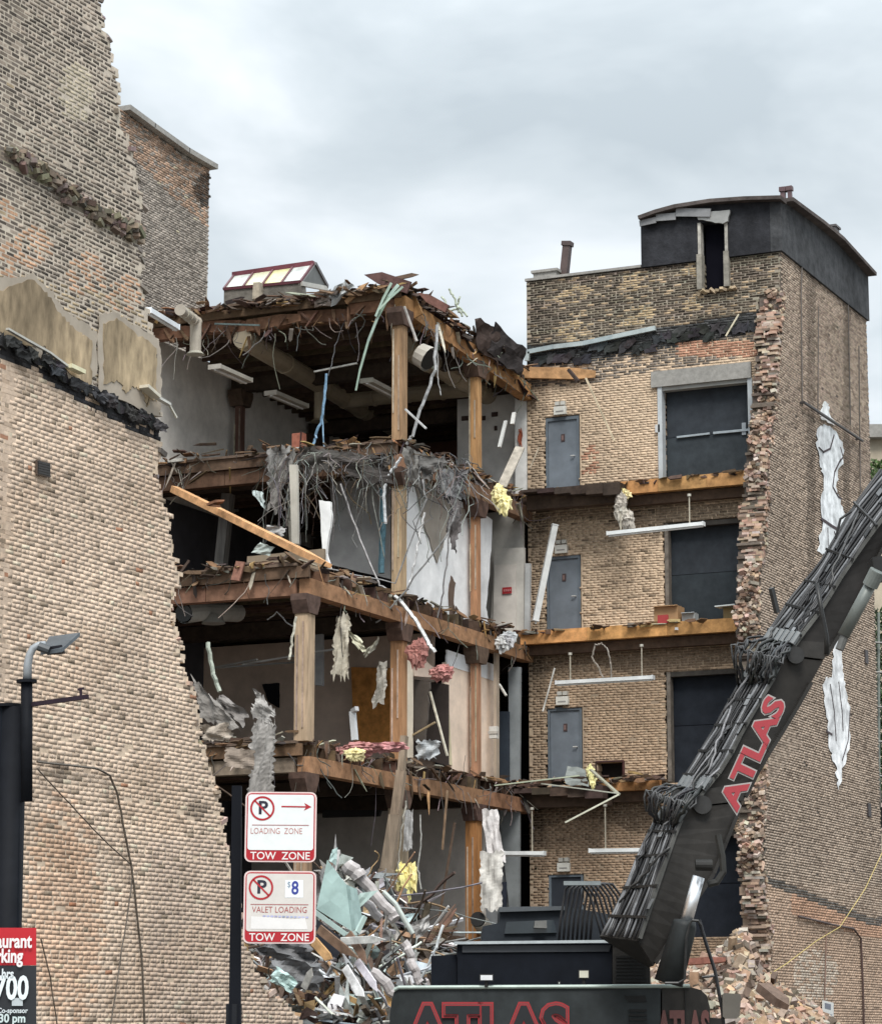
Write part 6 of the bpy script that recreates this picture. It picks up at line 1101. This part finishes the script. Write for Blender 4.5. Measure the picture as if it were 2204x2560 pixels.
# ================================================================== STREET SIGNS on their post
def spF(x, y): return pF(x, y, 12.0)
post = tthing_(lambda b: b.prism([pF(x, y, 12.1) for x, y in [(462, 2110), (486, 2110), (488, 1590), (469, 1590)]], FH*.05, (.006, .007, .010)), 'sign_post', M_BLACK, 'black steel post carrying the two no parking signs', 'post')
pz = pF(474, 1900, 12.12); tthing_(lambda b: b.bx((pz[0]-.025, pz[1]-.02, 0), (pz[0]+.025, pz[1]+.03, 1.75), (.016, .017, .02)), 'lower_post', M_BLACK, 'lower length of the black sign post down to the pavement', 'post')
def street_sign(cor, lab, kind):
    # corner photo points: tl, tr, br, bl
    P = [spF(*c) for c in cor]; o = (P[0]+P[2])/2; exv = nrm(P[1]-P[0]); ezv = nrm(np.cross(np.cross(exv, P[0]-P[3]), exv)); w_ = np.linalg.norm(P[1]-P[0]); h_ = np.linalg.norm(P[0]-P[3]); nn = nrm(np.cross(exv, ezv))
    if nn@FH > 0: nn = -nn
    t = thing('parking_sign', tuple(o), lab, 'sign', None)
    def rr(w2, h2, r, y0=0):
        o_ = []
        for cx, cz, a0 in ((w2-r, h2-r, 0), (-w2+r, h2-r, 90), (-w2+r, -h2+r, 180), (w2-r, -h2+r, 270)):
            for k in range(5): a = math.radians(a0+k*22.5); o_.append((cx+r*math.cos(a), cz+r*math.sin(a)))
        return o_
    def W(u, v, d): return o+exv*u+ezv*v+nn*d
    RED = (.36, .012, .02); WH = (.66, .68, .68) if kind == 0 else (.56, .53, .50)
    part(lambda b: b.prism([W(u, v, 0) for u, v in rr(w_/2, h_/2, .025)], -nn*.003, (.66, .52, .50)), 'plate', M_GRAPH, t)
    part(lambda b: b.prism([W(u, v, .0016) for u, v in rr(w_/2-.007, h_/2-.006, .021)], -nn*.001, RED), 'red_border', M_GRAPH, t)
    part(lambda b: b.prism([W(u, v+.0195, .0032) for u, v in rr(w_/2-.012, h_/2-.031, .012)], -nn*.001, WH), 'white_face', M_GRAPH, t)
    bz = -h_/2+.0255
    mb = MB(); text_mesh('TOW  ZONE', .045, W(0, bz-.0005, .003), exv, ezv, (.72, .68, .66), mb, bold=.0004, extrude=.0003, sx=.98); mb.build('lettering', M_GRAPH, t)
    # crossed P
    cx, cz, R1 = -w_/2+.073, h_/2-.071, .048
    mb = MB(); text_mesh('P', .078, W(cx+.002, cz, .0036), exv, ezv, (.014, .014, .03), mb, bold=.0022, extrude=.0003, sx=1.05); mb.build('letter_p', M_GRAPH, t)
    def ring(b):
        n = 36
        for k in range(n):
            a, c = 2*math.pi*k/n, 2*math.pi*(k+1)/n; b.add([W(cx+r*math.cos(q), cz+r*math.sin(q), .0046) for r in (R1-.0042, R1+.0042) for q in (a, c)], [(0, 1, 3, 2)], RED)
        d = .7071; s_ = .0036; b.add([W(cx+x, cz+z, .0046) for x, z in ((-R1*d-s_*d, R1*d-s_*d), (-R1*d+s_*d, R1*d+s_*d), (R1*d+s_*d, -R1*d+s_*d), (R1*d-s_*d, -R1*d-s_*d))], [(0, 1, 2, 3)], RED)
    part(ring, 'red_ring', M_GRAPH, t)
    part(lambda b: b.add([W(u, v, .0044) for u, v in ((-w_/2+.03, h_/2-.1405), (w_/2-.032, h_/2-.1405), (w_/2-.032, h_/2-.1435), (-w_/2+.03, h_/2-.1435))], [(0, 1, 2, 3)], (.34, .1, .1)), 'red_line', M_GRAPH, t)
    if kind == 0:
        def arrow(b):
            zc = cz+.008; x0, x1 = .002, w_/2-.022
            b.add([W(u, v, .0044) for u, v in ((x0, zc+.0035), (x1-.02, zc+.0025), (x1-.02, zc-.0035), (x0, zc-.0025))], [(0, 1, 2, 3)], RED)
            b.add([W(u, v, .0044) for u, v in ((x1-.031, zc+.0165), (x1, zc-.0005), (x1-.033, zc-.0165), (x1-.022, zc-.0005))], [(0, 1, 2, 3)], RED)
        part(arrow, 'arrow', M_GRAPH, t)
        mb = MB(); text_mesh('LOADING  ZONE', .037, W(-.018, h_/2-.168, .0044), exv, ezv, (.42, .11, .09), mb, bold=-.0006, extrude=.0003, sx=.77); mb.build('lettering', M_GRAPH, t)
    else:
        part(lambda b: b.add([W(u, v, .0042) for u, v in ((.022, h_/2-.038), (.098, h_/2-.038), (.098, h_/2-.112), (.022, h_/2-.112))], [(0, 1, 2, 3)], (.72, .75, .78)), 'price_sticker', M_GRAPH, t)
        mb = MB(); text_mesh('8', .078, W(.064, h_/2-.074, .0052), exv, ezv, (.03, .045, .25), mb, bold=.0016, extrude=.0003, sx=.82); text_mesh('$', .034, W(.038, h_/2-.058, .0052), exv, ezv, (.2, .26, .33), mb, extrude=.0003, sx=.8); mb.build('price_lettering', M_GRAPH, t)
        mb = MB(); text_mesh('VALET LOADING', .037, W(0, h_/2-.165, .0044), exv, ezv, (.34, .04, .04), mb, bold=-.0004, extrude=.0003, sx=.83); mb.build('lettering', M_GRAPH, t)
        part(lambda b: b.prism([W(u, v, .0044) for u, v in ((-w_/2+.033, h_/2-.192), (-.02, h_/2-.197), (.06, h_/2-.203), (w_/2-.045, h_/2-.197), (w_/2-.033, h_/2-.246), (-w_/2+.032, h_/2-.245))], -nn*.0004, (.66, .64, .63)), 'pasted_strip', M_GRAPH, t)
        mb = MB()
        for k in range(12): u = -.07+k*.0165; mb.add([W(u+a, h_/2-.191+c-.0004*k, .0048) for a, c in ((0, .004), (.012, .003), (.011, -.003), (-.001, -.004))], [(0, 1, 2, 3)], vary((.33, .34, .5), .25))
        mb.build('faded_scrawl', M_GRAPH, t, kind='stuff')
    return t
street_sign([(498, 1601), (642, 1602), (638, 1747), (494, 1743)], 'upper white and red no parking sign reading loading zone with arrow', 0)
street_sign([(495, 1762), (641, 1763), (637, 1911), (490, 1909)], 'lower no parking sign for valet loading with eight dollar sticker', 1)
# ================================================================== LAMP POST and restaurant sign, left
lp = thing('lamp_post', tuple(pF(20, 2300, 30)*A(1, 1, 0)), 'black street lamp post with bent silver arm and flat lamp head', 'street lamp')
BK = (.008, .009, .012)
def lf(fn, name, m=M_BLACK, parent=lp, **kw): return one(fn, name, m, parent, **kw)
c0 = pF(14, 1900, 30); top = pF(14, 1432, 30)
lf(lambda b: b.tube([(c0[0], c0[1], 0), (c0[0], c0[1], 1.), (c0[0], c0[1], top[2])], [.19, .16, .145], BK, 20), 'pole', smooth=True)
lf(lambda b: b.tube([pF(14, 1432, 30), pF(14, 1426, 30)], .165, BK, 20), 'pole_cap'); lf(lambda b: b.prism([pF(x, y, 29.9) for x, y in [(-40, 1880), (-40, 1440), (6, 1430), (48, 1432), (48, 1618), (40, 1622), (38, 1880)]], FH*.1, (.006, .008, .012)), 'banner_panel')
c1 = pF(54, 1500, 29.8); lf(lambda b: b.tube([pF(54, 1622, 29.8), pF(54, 1380, 29.8)], .062, BK, 14), 'upper_tube', smooth=True); lf(lambda b: b.tube([pF(54, 1382, 29.8), pF(54, 1376, 29.8)], .11, BK, 14), 'flange')
lf(lambda b: b.tube([pF(x, y, 29.8) for x, y in [(55, 1378), (56, 1345), (60, 1325), (67, 1312), (78, 1306), (92, 1305)]], [.05, .045, .042, .04, .04, .04], (.30, .32, .34), 14), 'silver_arm', M_METAL, smooth=True)
lf(lambda b: b.prism([pF(82, 1318, 29.7), pF(126, 1312, 29.5), pF(162, 1280, 29.9), pF(100, 1288, 30.3)], A(0, 0, -.04), (.10, .115, .13)), 'lamp_head', M_METAL)
lf(lambda b: b.prism([pF(90, 1310, 29.65), pF(125, 1305, 29.55), pF(127, 1318, 29.55), pF(91, 1321, 29.65)], FH*.2, (.02, .02, .025)), 'lamp_gear_box'); lf(lambda b: b.tube([pF(78, 1308, 29.6), pF(100, 1316, 29.6)], .05, (.05, .055, .06), 10), 'arm_clamp', M_METAL)
lf(lambda b: (b.bar(pF(62, 1426, 29.8), pF(178, 1410, 29.5), .04, .045, (.03, .02, .028)), ), 'side_bracket'); lf(lambda b: (b.bar(pF(164, 1412, 29.55), pF(163, 1392, 29.55), .022, .022, (.03, .02, .028)), b.bar(pF(157, 1396, 29.55), pF(170, 1393, 29.55), .022, .022, (.03, .02, .028))), 'bracket_stub')
rs = thing('restaurant_sign', tuple(pF(10, 1980, 14)), 'red and black restaurant parking sign cut off at the left edge of the view', 'sign')
def R4(x0, x1, y0, y1, F, c, name, th=.004): return one(lambda b: b.prism([pF(x0, y1, F), pF(x1, y1, F), pF(x1, y0, F), pF(x0, y0, F)], FH*th, c), name, M_GRAPH, rs)
R4(-130, 73, 1878, 1954, 14, (.42, .012, .02), 'red_panel', .012); R4(-130, 73, 1954.5, 2300, 14, (.016, .018, .022), 'black_panel', .012)
for s_, sz, x, y, c, sx_ in [('Restaurant', .094, 64, 1906, (.7, .68, .68), .72), ('Parking', .094, 46, 1936, (.7, .68, .68), .70), ('2 hrs', .066, 28, 1972, (.6, .64, .66), .72), ('$700', .16, 58, 2002, (.66, .72, .74), .70), ('Co-sponsor', .034, 56, 2046, (.5, .54, .56), .9), ('7:30 pm', .058, 52, 2062, (.5, .58, .58), .9)]:
    mb = MB(); text_mesh(s_, sz, pF(x, y, 13.985), RT, (0, 0, 1), c, mb, bold=sz*.028, extrude=.0006, align='RIGHT', sx=sx_); mb.build('lettering', M_GRAPH, rs)
R4(24, 46, 2020, 2036, 13.99, (.42, .46, .48), 'price_box', .002)
mb = MB(); q = pF(-60, 2000, 14.06); tag(one(lambda b: b.bx((q[0]-.03, q[1]-.03, 0), (q[0]+.03, q[1]+.03, 2.6), BK), 'sign_pole', M_PAINT), 'plain black pole behind the restaurant parking sign', 'post')
